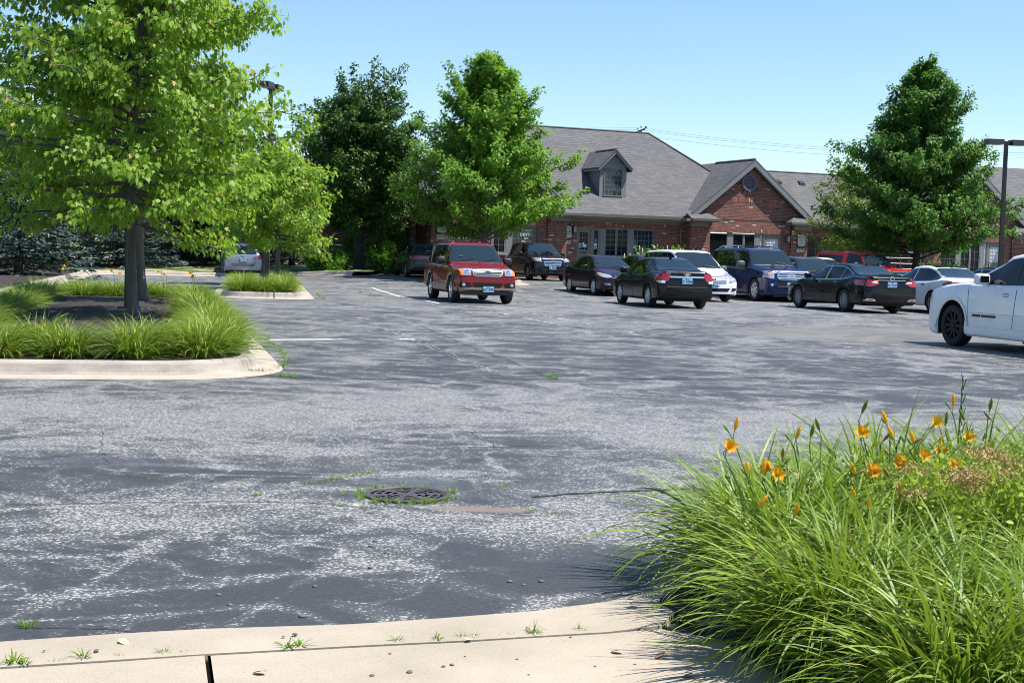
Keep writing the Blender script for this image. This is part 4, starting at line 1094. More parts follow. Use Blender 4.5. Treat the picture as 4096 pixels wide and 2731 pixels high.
    def rails(c, s0, s1, y, h=.07, m='trim', r=.022):
        for sg in (1, -1):
            pts = []
            for k in range(9):
                s = s0 + (s1 - s0) * k / 8; p, _n = c.cast('top', s, sg * y); pts.append((p.x, sg * y, p.z + (h if 0 < k < 8 else .01)))
            b = MB(); b.tube(pts, r, 6)
            for k in (2, 6): b.box(pts[k][0] - .04, pts[k][0] + .04, sg * y - .018, sg * y + .018, pts[k][2] - h - .02, pts[k][2])
            b.build('roof_rail', CM[m], c.root, 60)
    def crossbars(c, ss_, y, h=.055):
        for s in ss_:
            p, _n = c.cast('top', s, 0); b = MB(); b.box(p.x - .03, p.x + .03, -y, y, p.z + h - .012, p.z + h + .012); b.build('roof_crossbar', CM['trim'], c.root)
    def badge(c, view, y, z, kind, sc=1.):
        p, nn = c.cast(view, y, z); sg = 1 if view == 'front' else -1; x = p.x + sg * .03
        f = lambda a, b_, c_: (x + sg * c_, y + sg * a, z + b_)
        if kind == 'oval':
            b = MB(); b.prism([(.115 * sc * math.cos(R(t)), .048 * sc * math.sin(R(t))) for t in range(0, 360, 15)], -.03, 0, f=f); o = b.build('badge', CM['chrome'], c.root)
            b = MB(); b.prism([(.102 * sc * math.cos(R(t)), .038 * sc * math.sin(R(t))) for t in range(0, 360, 15)], .0005, .004, f=f); o2 = b.build('badge_face', CM['blue'], o)
            text_obj('lettering', 'Ford', .062 * sc, CM['chrome'], o, facing((x + sg * .006, y, z), (0, sg, 0)))
        elif kind == 'bowtie':
            q = [(-.10, -.015), (-.04, -.015), (-.045, -.038), (.035, -.038), (.04, -.015), (.09, -.015), (.10, .015), (.04, .015), (.045, .038), (-.035, .038), (-.04, .015), (-.09, .015)]
            b = MB(); b.prism([(a * sc, d * sc) for a, d in q], -.03, .0, f=f); o = b.build('badge', CM['chrome'], c.root)
            b = MB(); b.prism([(a * sc * .82, d * sc * .72) for a, d in q], .0005, .004, f=f); b.build('badge_face', CM['gold'], o)
        elif kind == 'H':
            q = [(-.06, -.05), (-.045, -.05), (-.028, -.006), (.028, -.006), (.045, -.05), (.06, -.05), (.048, .05), (.03, .05), (.026, .012), (-.026, .012), (-.03, .05), (-.048, .05)]
            b = MB(); b.prism([(a * sc, d * sc) for a, d in q], -.03, .0, f=f); b.build('badge', CM['chrome'], c.root)
        else:   # ring with a calliper shape
            b = MB(); b.lathe([(.05 * sc, -.01), (.05 * sc, .0), (.06 * sc, .0), (.06 * sc, -.02)], 24, 0, 'x'); o = b.build('badge', CM['chrome'], c.root); o.location = (x, y, z); o.rotation_euler = (0, 0, 0 if sg > 0 else math.pi)
            b = MB(); b.tube([f(-.03 * sc, -.04 * sc, -.004), f(-.004 * sc, .045 * sc, -.004)], .006, 5); b.tube([f(.03 * sc, -.04 * sc, -.004), f(.004 * sc, .045 * sc, -.004)], .006, 5); b.tube([f(-.02 * sc, -.01 * sc, -.004), f(.02 * sc, -.01 * sc, -.004)], .005, 5); b.build('badge_mark', CM['chrome'], c.root)
    def wipers(c, s, ys=((-.1, .5), (.62, .12))):
        for y0, y1 in ys:
            p0, n0 = c.cast('top', s, y0); p1, n1 = c.cast('top', s + .10, y1); b = MB(); b.tube([p0 + n0 * .02, p0.lerp(p1, .5) + n0 * .04, p1 + n1 * .02], .009, 5); b.build('wiper', CM['trim'], c.root)
    def sill(c, z0, z1, m, off=.012, name='sill_trim', s0=None, s1=None):
        a, e = s0 or c.sp['FO'] + c.Ra + .01, s1 or c.sp['FO'] + c.sp['WB'] - c.Ra - .01
        for v in ('side', 'side-'): c.grid(v, lambda u, w_: (a + (e - a) * u, z0 + (z1 - z0) * w_), 8, 2, m, name, off)
    def seats(c): pass
    def place(c, wheel, px, py, th, away, Y=None):
        """stand the car with one tyre on a ground point; th = angle of its axis from the depth axis"""
        hd = Vector((-math.sin(th), math.cos(th), 0)) if away else Vector((math.sin(th), -math.cos(th), 0))
        rz = math.atan2(hd.y, hd.x)
        z = 0.
        for _ in range(8):
            P = G(px, py, z) if Y is None else Vector((at(px, py, Y).x, Y, 0)); z = gz(P.x, P.y)
        lx = c.sp['WB'] / 2 * (1 if 'F' in wheel else -1); ly = (c.W / 2 - .13) * (1 if 'L' in wheel else -1)
        o = Matrix.Rotation(rz, 3, 'Z') @ Vector((lx, ly, 0))
        c.root.location = (P.x - o.x, P.y - o.y, z); c.root.rotation_euler = (0, 0, rz)
        return c

def sedan(L, W, H, WB, FO, Rw, cowl, ws, rr, dk, de, hood=.70, nose=.74):
    return dict(L=L, W=W, H=H, WB=WB, FO=FO, R=Rw, nose=nose, top=[(0, .60), (.03, hood - .02), (.14, hood + .05), (.5, hood + .16), (cowl[0], cowl[1]), (cowl[0] + .04, cowl[1] + .03), (ws - .12, H - .115), (ws, H - .055), (ws + .45, H - .005), ((ws + rr) / 2 + .15, H), (rr, H - .065), (rr + .12, H - .115), (dk[0], dk[1]), (dk[0] + .08, dk[1] - .008), (L - .09, de), (L - .035, de - .05), (L, .66)],
                belt=[(0, .54), (.04, hood - .08), (.15, hood - .02), (.5, hood + .10), (cowl[0], cowl[1] - .06), (cowl[0] + .6, .92), (rr, .965), (dk[0], dk[1] - .07), (L - .1, de - .08), (L, .60)],
                roofw=[(0, W * .3), (.4, W * .36), (cowl[0], W * .40), (ws, W * .315), (rr, W * .31), (dk[0], W * .37), (L, W * .33)])
def suv(L, W, H, WB, FO, Rw, hz, cowl, ws, hoodlip=.12, belt0=None, tailz=1.0, rtop=None, rw=.36, nose=.80, sl=.16):
    b0 = belt0 or cowl[1] - .06; rt = rtop or H - .05
    return dict(L=L, W=W, H=H, WB=WB, FO=FO, R=Rw, nose=nose, tail=.88, top=[(0, .66), (.025, hz - .10), (hoodlip, hz), (.5, hz + .05), (cowl[0], cowl[1]), (cowl[0] + .04, cowl[1] + .035), (ws - .1, H - .12), (ws, H - .06), (ws + .45, H - .008), (ws + 1.2, H), (L - .55, rt + .02), (L - sl - .12, rt), (L - sl, rt - .07), (L - .05, tailz + .02), (L - .02, tailz - .1), (L, .70)],
                belt=[(0, .58), (.03, hz - .16), (hoodlip, hz - .05), (.5, hz - .03), (cowl[0], b0), (cowl[0] + .7, b0), (L - .5, b0 + .03), (L - .06, b0 - .02), (L - .03, .9), (L, .62)],
                roofw=[(0, W * .34), (.4, W * .40), (cowl[0], W * .43), (ws, W * rw), (L - .3, W * rw), (L, W * rw)], tuck=.025)
P_ = dict(maroon=paint('metallic_red_paint', (.20, .008, .014), .15, .3), black=paint('black_paint', (.005, .005, .007), 0, .25, .4), blackblue=paint('black_blue_paint', (.006, .007, .011), .1, .25, .4),
          plum=paint('dark_plum_paint', (.022, .007, .022), .3, .3), white=paint('white_paint', (.82, .83, .84), 0, .3), navy=paint('navy_blue_paint', (.008, .018, .075), .25, .28), darknavy=paint('dark_navy_paint', (.007, .011, .028), .2, .28),
          gunmetal=paint('gunmetal_paint', (.018, .021, .027), .4, .3), silver=paint('blue_silver_paint', (.27, .30, .37), .5, .32), bronzecar=paint('dark_grey_green_paint', (.03, .03, .03), .4, .32), red=paint('bright_red_paint', (.55, .014, .012), 0, .3))
def rot_face(c): return c
# --- red sport utility
sp = suv(4.81, 1.83, 1.755, 2.89, .86, .375, .985, (1.30, 1.14), 2.02, .13, 1.06, 1.06); sp['bot'] = [(0, .36), (.3, .33), (1.2, .32), (3.6, .32), (4.5, .36), (4.81, .42)]
c = Car('parked_suv', 'metallic red sport utility with tan lower bumper and roof rack, facing the camera', 'suv', sp, P_['maroon'])
c.shield(1.34, 1.95, 'windscreen', CM['shield'])
c.windows([(1.62, 2.35, .62, 0), (2.42, 3.22, 0, 0), (3.30, 4.52, 0, .25)], .12)
hl = c.mirror('front', [(.49, .80), (.49, .985), (.715, .985), (.715, .80)], CM['lamp'], 'headlight', .012)
c.mirror('front', [(.715, .80), (.715, .98), (.79, .965), (.79, .80)], CM['amber'], 'indicator_lamp', .012)
for sg in (1, -1): c.disc('front', sg * .60, .89, .07, CM['chrome'], 'lamp_reflector', .006, False)
g = c.poly('front', [(-.36, .775), (-.42, .80), (-.49, .985), (.49, .985), (.42, .80), (.36, .775)], CM['grillem'], 'grille', .010, 16, 5)
c.poly('front', [(-.34, .805), (-.39, .83), (-.455, .975), (.455, .975), (.39, .83), (.34, .805)], CM['under'], 'grille_recess', .014, 16, 5, g)
c.bars([.832, .868, .904, .94], lambda i: .37 + .025 * i, CM['grillem'], h=.016, off=.024, parent=g)
c.badge('front', 0, .885, 'oval')
c.poly('front', [(-.42, .47), (-.44, .60), (.44, .60), (.42, .47)], CM['under'], 'air_intake', .008, 14, 3)
c.mirror('front', [(.50, .46), (.50, .60), (.80, .60), (.80, .46)], CM['under'], 'fog_lamp_recess', .008); c.disc('front', .70, .53, .055, CM['lamp'], 'fog_lamp', .012)
c.poly('front', [(-.86, .365), (-.87, .46), (-.5, .46), (-.45, .50), (-.42, .46), (.42, .46), (.45, .50), (.5, .46), (.87, .46), (.86, .365)], CM['tan'], 'lower_bumper', .016, 24, 3)
b = MB(); b.box(c.X(.30), c.X(.06), -.76, .76, .25, .36); b.build('valance', CM['trim'], c.root)
c.sill(.33, .52, CM['tan'], .014, 'lower_cladding'); c.flares(CM['tan'], .07)
c.both([(0.14, .33), (.14, .46), (.44, .46), (.40, .33)], CM['tan'], 'bumper_wrap', .015, 5, 2); c.both([(4.2, .38), (4.2, .5), (4.74, .5), (4.70, .38)], CM['tan'], 'bumper_wrap', .015, 5, 2)
c.seams([(1.38, 0), (2.40, 0), (3.28, .10)]); c.handles([(2.22, .98), (3.1, .98)]); c.mirrors(1.72, 1.13, CM['trim'], 1.15)
c.rails(2.35, 4.45, .60, .075); c.crossbars((2.9, 3.9), .60, .07); c.wheels('chrome', 5, .24, .0); c.wipers(1.34, ((.05, .55), (-.6, -.1)))
c.plate('front', 0.02, .42, 'H67 4953'); c.shield(4.40, 4.41, 'rear_window', CM['glass']) if False else None
c.poly('rear', [(-.62, 1.12), (-.56, 1.60), (.56, 1.60), (.62, 1.12)], CM['glass'], 'rear_window', .008, 10, 5); c.mirror('rear', [(.70, .75), (.68, 1.1), (.86, 1.1), (.88, .75)], CM['red'], 'taillight')
p, nn = c.cast('top', 1.52, -.45); b = MB(); b.obox(p + nn * .011, (.035, 0, .03), (0, .06, 0), nn * .001); b.build('parking_sticker', CM['whitep'], c.root)
c.place('RF', 1814, 1209, R(15.0), False)

# --- black compact sedan seen from behind
def rear_sedan(c, tl, sp, plate, badge, bz=.93):
    pass
CR = sedan(4.60, 1.79, 1.477, 2.685, .96, .33, (1.18, 1.0), 2.0, 3.22, (3.98, 1.11), 1.085)
c = Car('parked_sedan', 'black compact sedan with chrome bar between its red tail lamps, rear to the camera', 'car', CR, P_['blackblue'])
c.shield(1.24, 1.95, 'windscreen', CM['shield']); c.shield(3.26, 3.94, 'rear_window', CM['shield'])
c.windows([(1.30, 2.30, .3, 0), (2.38, 3.15, 0, 0), (3.19, 3.72, 0, .0)], .095, CM['trim'])
for q in ([(.56, .80), (.50, 1.02), (.80, 1.00), (.865, .78), (.80, .74)],): c.mirror('rear', q, CM['red'], 'taillight', .012)
c.mirror('rear', [(.66, .735), (.66, .80), (.85, .80), (.82, .735)], CM['whitel'], 'reversing_lamp', .015)
c.both([(4.18, .84), (4.22, .98), (4.50, 1.02), (4.52, .78)], CM['red'], 'taillight_side', .008, 6, 3)
c.bars([.915], .52, CM['chrome'], 'chrome_strip', 'rear', .045, .018); c.badge('rear', 0, .99, 'bowtie', 1.05)
text_obj('lettering', 'CRUZE', .05, CM['chrome'], c.root, facing((c.cast('rear', .50, 1.02)[0].x - .016, .58, 1.035), (0, -1, 0)))
c.poly('rear', [(-.80, .60), (-.62, .62), (.62, .62), (.80, .60), (.78, .585), (-.78, .585)], CM['under'], 'bumper_seam', .006, 12, 1)
c.poly('rear', [(-.62, .25), (-.62, .36), (.62, .36), (.62, .25)], CM['under'], 'bumper_valance', .008, 12, 2)
c.bars([.625], .60, CM['grey'], 'trunk_edge', 'rear', .02, .012); c.bars([1.075], .62, CM['grey'], 'trunk_lip', 'rear', .012, .008)
c.seams([(1.34, .02), (2.34, 0), (3.30, .12)]); c.handles([(2.15, .86), (3.05, .88)]); c.mirrors(1.62, .97); c.wheels('alloy', 7, .21)
c.plate('rear', 0, .80, 'AY 42063'); p, _n = c.cast('top', 3.1, 0); b = MB(); b.obox(p + Vector((-.02, 0, .03)), (.06, 0, -.01), (0, .03, 0), (-.02, 0, .03)); b.tube([p + Vector((-.03, 0, .05)), p + Vector((-.14, 0, .16))], .006, 5); b.build('antenna', CM['trim'], c.root)
c.poly('front', [(-.4, .62), (-.45, .76), (.45, .76), (.4, .62)], CM['under'], 'grille', .01); c.mirror('front', [(.5, .70), (.5, .82), (.8, .84), (.8, .72)], CM['lamp'], 'headlight')
c.place('LR', 2601, 1228, R(13.5), True)
cruze = c

# --- plum sedan facing the camera
EL = sedan(4.505, 1.775, 1.48, 2.65, .90, .325, (1.06, 1.0), 1.90, 3.15, (3.86, 1.08), 1.06, .70, .70)
c = Car('parked_sedan', 'dark plum sedan with clear headlamps, facing the camera behind the black compact', 'car', EL, P_['plum'])
c.shield(1.12, 1.85, 'windscreen', CM['shield']); c.shield(3.2, 3.8, 'rear_window', CM['shield'])
c.windows([(1.22, 2.22, .3, 0), (2.30, 3.62, 0, 0)], .10)
c.mirror('front', [(.44, .70), (.50, .77), (.74, .83), (.84, .80), (.80, .70), (.62, .655)], CM['lamp'], 'headlight', .012)
c.mirror('front', [(.70, .80), (.72, .835), (.82, .83), (.84, .79)], CM['amber'], 'indicator_lamp', .018, 4, 2)
c.both([(.16, .71), (.2, .80), (.5, .86), (.46, .74)], CM['lamp'], 'headlight_side', .01, 6, 3)
c.poly('front', [(-.30, .66), (-.36, .735), (.36, .735), (.30, .66)], CM['chrome'], 'grille', .010, 12, 3); c.poly('front', [(-.27, .672), (-.32, .72), (.32, .72), (.27, .672)], CM['under'], 'grille_recess', .014, 12, 2)
c.poly('front', [(-.40, .38), (-.44, .50), (.44, .50), (.40, .38)], CM['under'], 'air_intake', .008, 14, 3); c.mirror('front', [(.50, .40), (.54, .47), (.72, .49), (.72, .42)], CM['lamp'], 'fog_lamp', .012)
c.both([(3.28, .985), (3.3, 1.0), (3.62, 1.02), (3.66, 1.0)], CM['chrome'], 'window_trim', .012, 6, 1)
c.seams([(1.24, .02), (2.26, 0), (3.1, .12)]); c.handles([(2.05, .86), (2.95, .88)]); c.mirrors(1.52, .96); c.wheels('alloy', 8, .21); c.wipers(1.12)
c.plate('front', 0, .56, 'K21 7740'); c.mirror('rear', [(.56, .80), (.55, .98), (.82, .98), (.84, .8)], CM['red'], 'taillight')
p, nn = c.cast('top', 1.45, -.5); b = MB(); b.obox(p + nn * .011, (.06, 0, .04), (0, .06, 0), nn * .001); b.build('parking_sticker', CM['whitep'], c.root)
c.place('RF', 2381, 1182, R(17), False)

# --- white minivan
OD = suv(5.13, 1.96, 1.75, 3.0, 1.0, .345, .86, (1.18, 1.10), 2.08, .22, 1.03, 1.05, 1.69, .355, .76, .2)
c = Car('parked_minivan', 'white minivan facing the camera behind the black compact sedan', 'minivan', OD, P_['white'])
c.shield(1.24, 2.02, 'windscreen', CM['shield']); c.windows([(1.5, 2.5, .55, 0), (2.58, 3.55, 0, 0), (3.63, 4.85, 0, .2)], .12)
c.mirror('front', [(.56, .68), (.60, .93), (.80, 1.0), (.88, .95), (.85, .70)], CM['lamp'], 'headlight', .014); c.both([(.12, .74), (.2, .93), (.62, .99), (.5, .76)], CM['lamp'], 'headlight_side', .01, 6, 3)
g = c.poly('front', [(-.48, .66), (-.54, .85), (.54, .85), (.48, .66)], CM['chrome'], 'grille', .012, 14, 4); c.poly('front', [(-.45, .675), (-.50, .835), (.50, .835), (.45, .675)], CM['grey'], 'grille_recess', .016, 14, 4, g); c.bars([.70, .75, .80], .46, CM['whitel'], h=.026, off=.026, parent=g); c.badge('front', 0, .755, 'H', 1.1)
c.poly('front', [(-.55, .36), (-.6, .47), (.6, .47), (.55, .36)], CM['under'], 'air_intake', .008, 14, 3); c.mirror('front', [(.66, .38), (.66, .48), (.84, .48), (.82, .39)], CM['under'], 'fog_lamp_recess', .010, 6, 2)
c.seams([(1.5, 0), (2.54, 0), (3.6, 0)]); c.handles([(2.35, .9), (2.75, .9)]); c.mirrors(1.75, 1.06, CM['grey'], 1.1); c.wheels('alloyd', 7, .22); c.plate('front', 0, .55, 'DV 83681'); c.wipers(1.22)
c.poly('rear', [(-.66, 1.1), (-.6, 1.58), (.6, 1.58), (.66, 1.1)], CM['glass'], 'rear_window', .008, 10, 4); c.mirror('rear', [(.72, .85), (.70, 1.2), (.88, 1.2), (.9, .85)], CM['red'], 'taillight')
c.place('LF', 2899, 1205, R(15), False)

# --- blue full size suv
EX = suv(5.24, 2.0, 1.915, 3.02, .96, .405, 1.10, (1.42, 1.26), 2.12, .12, 1.19, 1.2, 1.87, .37, .84, .14)
c = Car('parked_suv', 'tall navy blue sport utility with wide chrome grille and roof rails, facing the camera', 'suv', EX, P_['navy'])
c.shield(1.48, 2.05, 'windscreen', CM['shield']); c.windows([(1.72, 2.45, .6, 0), (2.53, 3.45, 0, 0), (3.56, 4.95, 0, .22)], .13)
g = c.poly('front', [(-.50, .80), (-.58, .95), (-.60, 1.09), (.60, 1.09), (.58, .95), (.50, .80)], CM['chrome'], 'grille', .018, 16, 5); c.poly('front', [(-.46, .82), (-.54, .95), (-.55, 1.07), (.55, 1.07), (.54, .95), (.46, .82)], CM['under'], 'grille_recess', .024, 16, 5, g)
c.bars([.865, .94, 1.015], lambda i: .50 + .02 * i, CM['chrome'], h=.042, off=.036, parent=g); c.badge('front', 0, .94, 'oval', 1.5)
c.mirror('front', [(.64, .82), (.63, 1.08), (.92, 1.08), (.94, .86)], CM['lamp'], 'headlight', .014); c.both([(.12, .86), (.12, 1.06), (.34, 1.06), (.3, .88)], CM['lamp'], 'headlight_side', .01, 5, 3)
c.mirror('front', [(.82, .96), (.82, 1.03), (.88, 1.03), (.88, .96)], CM['amber'], 'indicator_lamp', .018, 3, 2)
c.poly('front', [(-.5, .54), (-.55, .70), (.55, .70), (.5, .54)], CM['under'], 'air_intake', .008, 14, 3); c.bars([.56], .52, CM['chrome'], 'intake_trim', 'front', .02, .014); c.disc('front', .74, .60, .06, CM['lamp'], 'fog_lamp', .01)
c.seams([(1.52, 0), (2.49, 0), (3.50, .1)]); c.handles([(2.3, 1.02), (3.3, 1.02)], 'chrome'); c.mirrors(1.9, 1.24, CM['grey'], 1.35); c.rails(2.5, 4.75, .68, .08, 'chrome', .025); c.crossbars((3.1, 4.2), .68, .07)
for v, sg in (('side', 1), ('side-', -1)):
    b = MB(); b.box(c.X(3.55), c.X(1.55), *sorted((sg * .84, sg * 1.0)), .36, .41); b.build('running_board', CM['grey'], c.root)
c.wheels('alloy', 7, .26); c.wipers(1.46); c.plate('front', 0, .62, 'N18 2207'); c.poly('rear', [(-.68, 1.25), (-.6, 1.75), (.6, 1.75), (.68, 1.25)], CM['glass'], 'rear_window', .008, 10, 4); c.mirror('rear', [(.78, .85), (.76, 1.25), (.94, 1.25), (.96, .85)], CM['red'], 'taillight')
c.place('RF', 3024, 1203.5, R(16), False)

# --- black luxury sedan seen from behind
RL = sedan(4.98, 1.89, 1.465, 2.85, .95, .345, (1.30, .99), 2.18, 3.50, (4.36, 1.12), 1.10, .72)
c = Car('parked_sedan', 'black full size sedan with wide red tail lamps and chrome edged windows', 'car', RL, P_['black'])
c.shield(1.36, 2.12, 'windscreen', CM['shield']); c.shield(3.54, 4.32, 'rear_window', CM['shield'])
c.windows([(1.46, 2.52, .3, 0), (2.60, 3.42, 0, 0), (3.46, 4.02, 0, 0)], .095, CM['chrome'])
c.mirror('rear', [(.42, .88), (.50, .97), (.80, 1.0), (.90, .98), (.88, .80), (.66, .80)], CM['red'], 'taillight', .013); c.mirror('rear', [(.46, .90), (.50, .945), (.68, .94), (.66, .90)], CM['whitel'], 'reversing_lamp', .018, 6, 2)
c.poly('rear', [(-.80 + 1.24, .955), (.46, .975), (.60, .98), (.60, .955)], CM['brake'], 'brake_lamp', .019, 4, 1)
c.both([(4.42, .84), (4.3, .96), (4.85, 1.0), (4.88, .82)], CM['red'], 'taillight_side', .009, 6, 3)
c.bars([.985], .46, CM['chrome'], 'chrome_strip', 'rear', .014, .014); c.badge('rear', 0, 1.035, 'A', 1.25)
text_obj('lettering', 'RLX', .045, CM['chrome'], c.root, facing((c.cast('rear', -.6, 1.03)[0].x - .014, -.64, 1.03), (0, -1, 0)))
c.mirror('rear', [(.52, .375), (.60, .44), (.84, .45), (.88, .375)], CM['chrome'], 'exhaust_trim', .012, 6, 2); c.mirror('rear', [(.60, .39), (.64, .43), (.76, .43), (.78, .39)], CM['red'], 'rear_reflector', .02, 4, 2)
c.poly('rear', [(-.70, .66), (-.6, .70), (.6, .70), (.70, .66), (.66, .655), (-.66, .655)], CM['under'], 'trunk_seam', .005, 12, 1); c.poly('rear', [(-.75, .26), (-.75, .36), (.75, .36), (.75, .26)], CM['under'], 'bumper_valance', .008, 12, 2)
c.seams([(1.5, .02), (2.56, 0), (3.6, .12)]); c.handles([(2.36, .86), (3.3, .88)], 'chrome'); c.mirrors(1.78, .96); c.wheels('alloyd', 14, .23); c.plate('rear', 0, .86, 'G96 965W')
def fin(c, s):
    p, _n = c.cast('top', s, 0); b = MB(); b.add([(p.x + .10, -.03, p.z), (p.x + .10, .03, p.z), (p.x - .07, .035, p.z), (p.x - .07, -.035, p.z), (p.x - .06, .006, p.z + .07), (p.x - .06, -.006, p.z + .07)], [(0, 1, 4, 5), (1, 2, 4), (2, 3, 5, 4), (3, 0, 5)]); b.build('antenna_fin', CM['trim'], c.root)
fin(c, 3.5); c.place('LR', 3383, 1246.5, R(17), True)

# --- white mid size sedan
SO = sedan(4.82, 1.835, 1.47, 2.795, .93, .335, (1.18, .98), 2.12, 3.36, (4.28, 1.11), 1.09, .70)
def white_sedan():
    c = Car('parked_sedan', 'white mid size sedan beside the black full size one', 'car', SO, P_['white'])
    c.shield(1.24, 2.06, 'windscreen', CM['shield']); c.shield(3.40, 4.22, 'rear_window', CM['shield']); c.windows([(1.36, 2.42, .3, 0), (2.5, 3.36, 0, 0), (3.38, 3.95, 0, 0)], .095, CM['chrome'])
    c.mirror('rear', [(.56, .84), (.56, .98), (.88, 1.0), (.88, .82)], CM['red'], 'taillight', .013); c.both([(4.3, .92), (4.35, .97), (4.72, .99), (4.74, .88)], CM['red'], 'taillight_side', .009, 6, 3)
    c.grid('top', lambda u, v: (2.35 + .95 * v, -.50 + 1.0 * u), 8, 5, CM['glass'], 'sunroof', .008)
    c.seams([(1.40, .02), (2.46, 0), (3.5, .12)]); c.handles([(2.25, .86), (3.2, .88)], 'chrome'); c.mirrors(1.7, .96); c.wheels('alloyd', 10, .22); c.plate('rear', 0, .78, 'R50 118'); fin(c, 3.3)
    c.poly('front', [(-.4, .6), (-.45, .74), (.45, .74), (.4, .6)], CM['under'], 'grille', .01); c.mirror('front', [(.5, .68), (.5, .8), (.8, .84), (.8, .72)], CM['lamp'], 'headlight')
    return c
white_sedan().place('LR', 3734, 1254, R(14), True)

# --- near white suv
JP = suv(4.82, 1.94, 1.76, 2.915, .90, .385, 1.12, (1.42, 1.24), 2.32, .10, 1.16, 1.05, 1.70, .365, .80, .22)
JP['top'] = [(a, {.10: 1.05, .5: 1.135}.get(a, b)) for a, b in JP['top']]; JP['belt'] = [(a, {.10: 1.0, .5: 1.08}.get(a, b)) for a, b in JP['belt']]
JP['wid'] = [(0, .84), (.05, .905), (.14, .945), (.3, .965), (1.0, .97), (3.9, .97), (4.4, .95), (4.7, .91), (4.82, .80)]; JP['arch'] = 1.17
c = Car('parked_suv', 'nearest white sport utility with black wheels, its front half entering the lot', 'suv', JP, P_['white'])
c.shield(1.48, 2.22, 'windscreen', CM['shield']); c.windows([(1.72, 2.78, .75, 0), (2.88, 3.74, 0, 0), (3.84, 4.5, 0, .1)], .115, CM['trim'])
c.flares(P_['white'], .075); c.sill(.27, .40, P_['white'], .03, 'rocker_panel')
c.seams([(1.45, -.05), (2.83, .03), (3.76, .08)], .42); c.handles([(2.55, 1.0), (3.5, 1.0)])
c.mirrors(1.98, 1.19, None, 1.2); c.wheels('alloyk', 10, .26)
for v in ('side', 'side-'):
    b = MB()
    for a, e in ((1.60, 1.86), (1.89, 1.95), (1.955, 2.32)): c.grid(v, lambda u, w_: (a + (e - a) * u, .585 + .042 * w_), 8, 1, None, off=.012, mb=b)
    b.build('door_badge', CM['trim'], c.root, 60)
    c.grid(v, lambda u, w_: (1.5 + 2.2 * u, .655 + .004 * w_), 8, 1, CM['grey'], 'door_crease_shade', .004)  # thin grey strip paints the shade line of a door crease
c.mirror('front', [(.46, .86), (.46, .98), (.86, 1.0), (.88, .88)], CM['lamp'], 'headlight', .012); c.poly('front', [(-.44, .86), (-.46, .97), (.46, .97), (.44, .86)], CM['under'], 'grille', .01, 14, 3); c.poly('front', [(-.6, .45), (-.62, .66), (.62, .66), (.6, .45)], CM['under'], 'air_intake', .008, 14, 3)
c.both([(.05, .80), (.06, .9), (.16, .93), (.14, .8)], CM['amber'], 'side_marker', .01, 3, 2); c.poly('rear', [(-.6, 1.15), (-.54, 1.55), (.54, 1.55), (.6, 1.15)], CM['glass'], 'rear_window'); c.mirror('rear', [(.6, .95), (.6, 1.1), (.9, 1.1), (.9, .95)], CM['red'], 'taillight')
c.place('LF', 3822, 1383, R(15), True)

# --- dark compact crossover
TX = suv(4.28, 1.775, 1.66, 2.555, .88, .335, .98, (1.14, 1.11), 1.92, .12, 1.03, 1.05, 1.60, .35, .80, .2)
c = Car('parked_crossover', 'dark gunmetal crossover with two-tier chrome grille, parked by the window lettered DENTAL', 'crossover', TX, P_['gunmetal'])
c.shield(1.20, 1.85, 'windscreen', CM['shield']); c.windows([(1.40, 2.12, .6, 0), (2.2, 3.0, 0, 0), (3.08, 3.92, 0, .1)], .11)
g = c.poly('front', [(-.42, .86), (-.46, .95), (.46, .95), (.42, .86)], CM['chrome'], 'grille', .012, 12, 3); c.bars([.905], .42, CM['under'], h=.05, off=.018, parent=g)
g2 = c.poly('front', [(-.34, .62), (-.42, .83), (.42, .83), (.34, .62)], CM['chrome'], 'lower_grille', .012, 12, 4); c.bars([.66, .715, .77], lambda i: .31 + .04 * i, CM['under'], h=.035, off=.018, parent=g2); c.badge('front', 0, .85, 'bowtie', 1.2)
c.mirror('front', [(.50, .80), (.52, .93), (.78, 1.0), (.82, .84)], CM['lamp'], 'headlight', .013); c.bars([.36], .5, CM['chrome'], 'skid_plate', 'front', .03, .014); c.poly('front', [(-.5, .40), (-.55, .52), (.55, .52), (.5, .40)], CM['under'], 'air_intake', .008, 12, 2)
c.seams([(1.25, 0), (2.16, 0), (3.05, .1)]); c.handles([(2.0, .9), (2.9, .9)]); c.mirrors(1.6, 1.06); c.wheels('alloyd', 5, .21); c.plate('front', 0, .56, 'AZ 49960'); c.wipers(1.2)
c.place('LF', 2249, 1121, R(17), False, 62.5)

# --- dark grey older sedan seen from behind
LS = sedan(5.0, 1.87, 1.45, 2.84, 1.05, .325, (1.40, .99), 2.2, 3.5, (4.15, 1.05), 1.03, .72)
c = Car('parked_sedan', 'older dark grey sedan in tree shade with full width red tail lamp', 'car', LS, P_['bronzecar'])
c.shield(1.46, 2.15, 'windscreen', CM['shield']); c.shield(3.54, 4.1, 'rear_window', CM['shield']); c.windows([(1.58, 2.55, .3, 0), (2.63, 3.72, 0, 0)], .095, CM['trim'])
c.poly('rear', [(-.84, .78), (-.84, .93), (.84, .93), (.84, .78)], CM['red'], 'taillight', .012, 16, 3); c.both([(4.62, .80), (4.62, .92), (4.92, .92), (4.92, .80)], CM['red'], 'taillight_side', .009, 5, 2)
c.bars([.50], .84, CM['grey'], 'bumper_strip', 'rear', .03, .014); c.seams([(1.6, .02), (2.6, 0), (3.6, .12)]); c.handles([(2.4, .86), (3.4, .86)]); c.mirrors(1.95, .96); c.wheels('alloyd', 8, .21); c.plate('rear', 0, .70, 'L44 631')
p, nn = c.cast('top', 3.95, -.1); b = MB(); b.obox(p + nn * .012, (.05, 0, -.03), (0, .12, 0), nn * .001); b.build('paper_notice', CM['whitep'], c.root)
c.place('LR', 1630, 1113, R(14), True, 61.3)

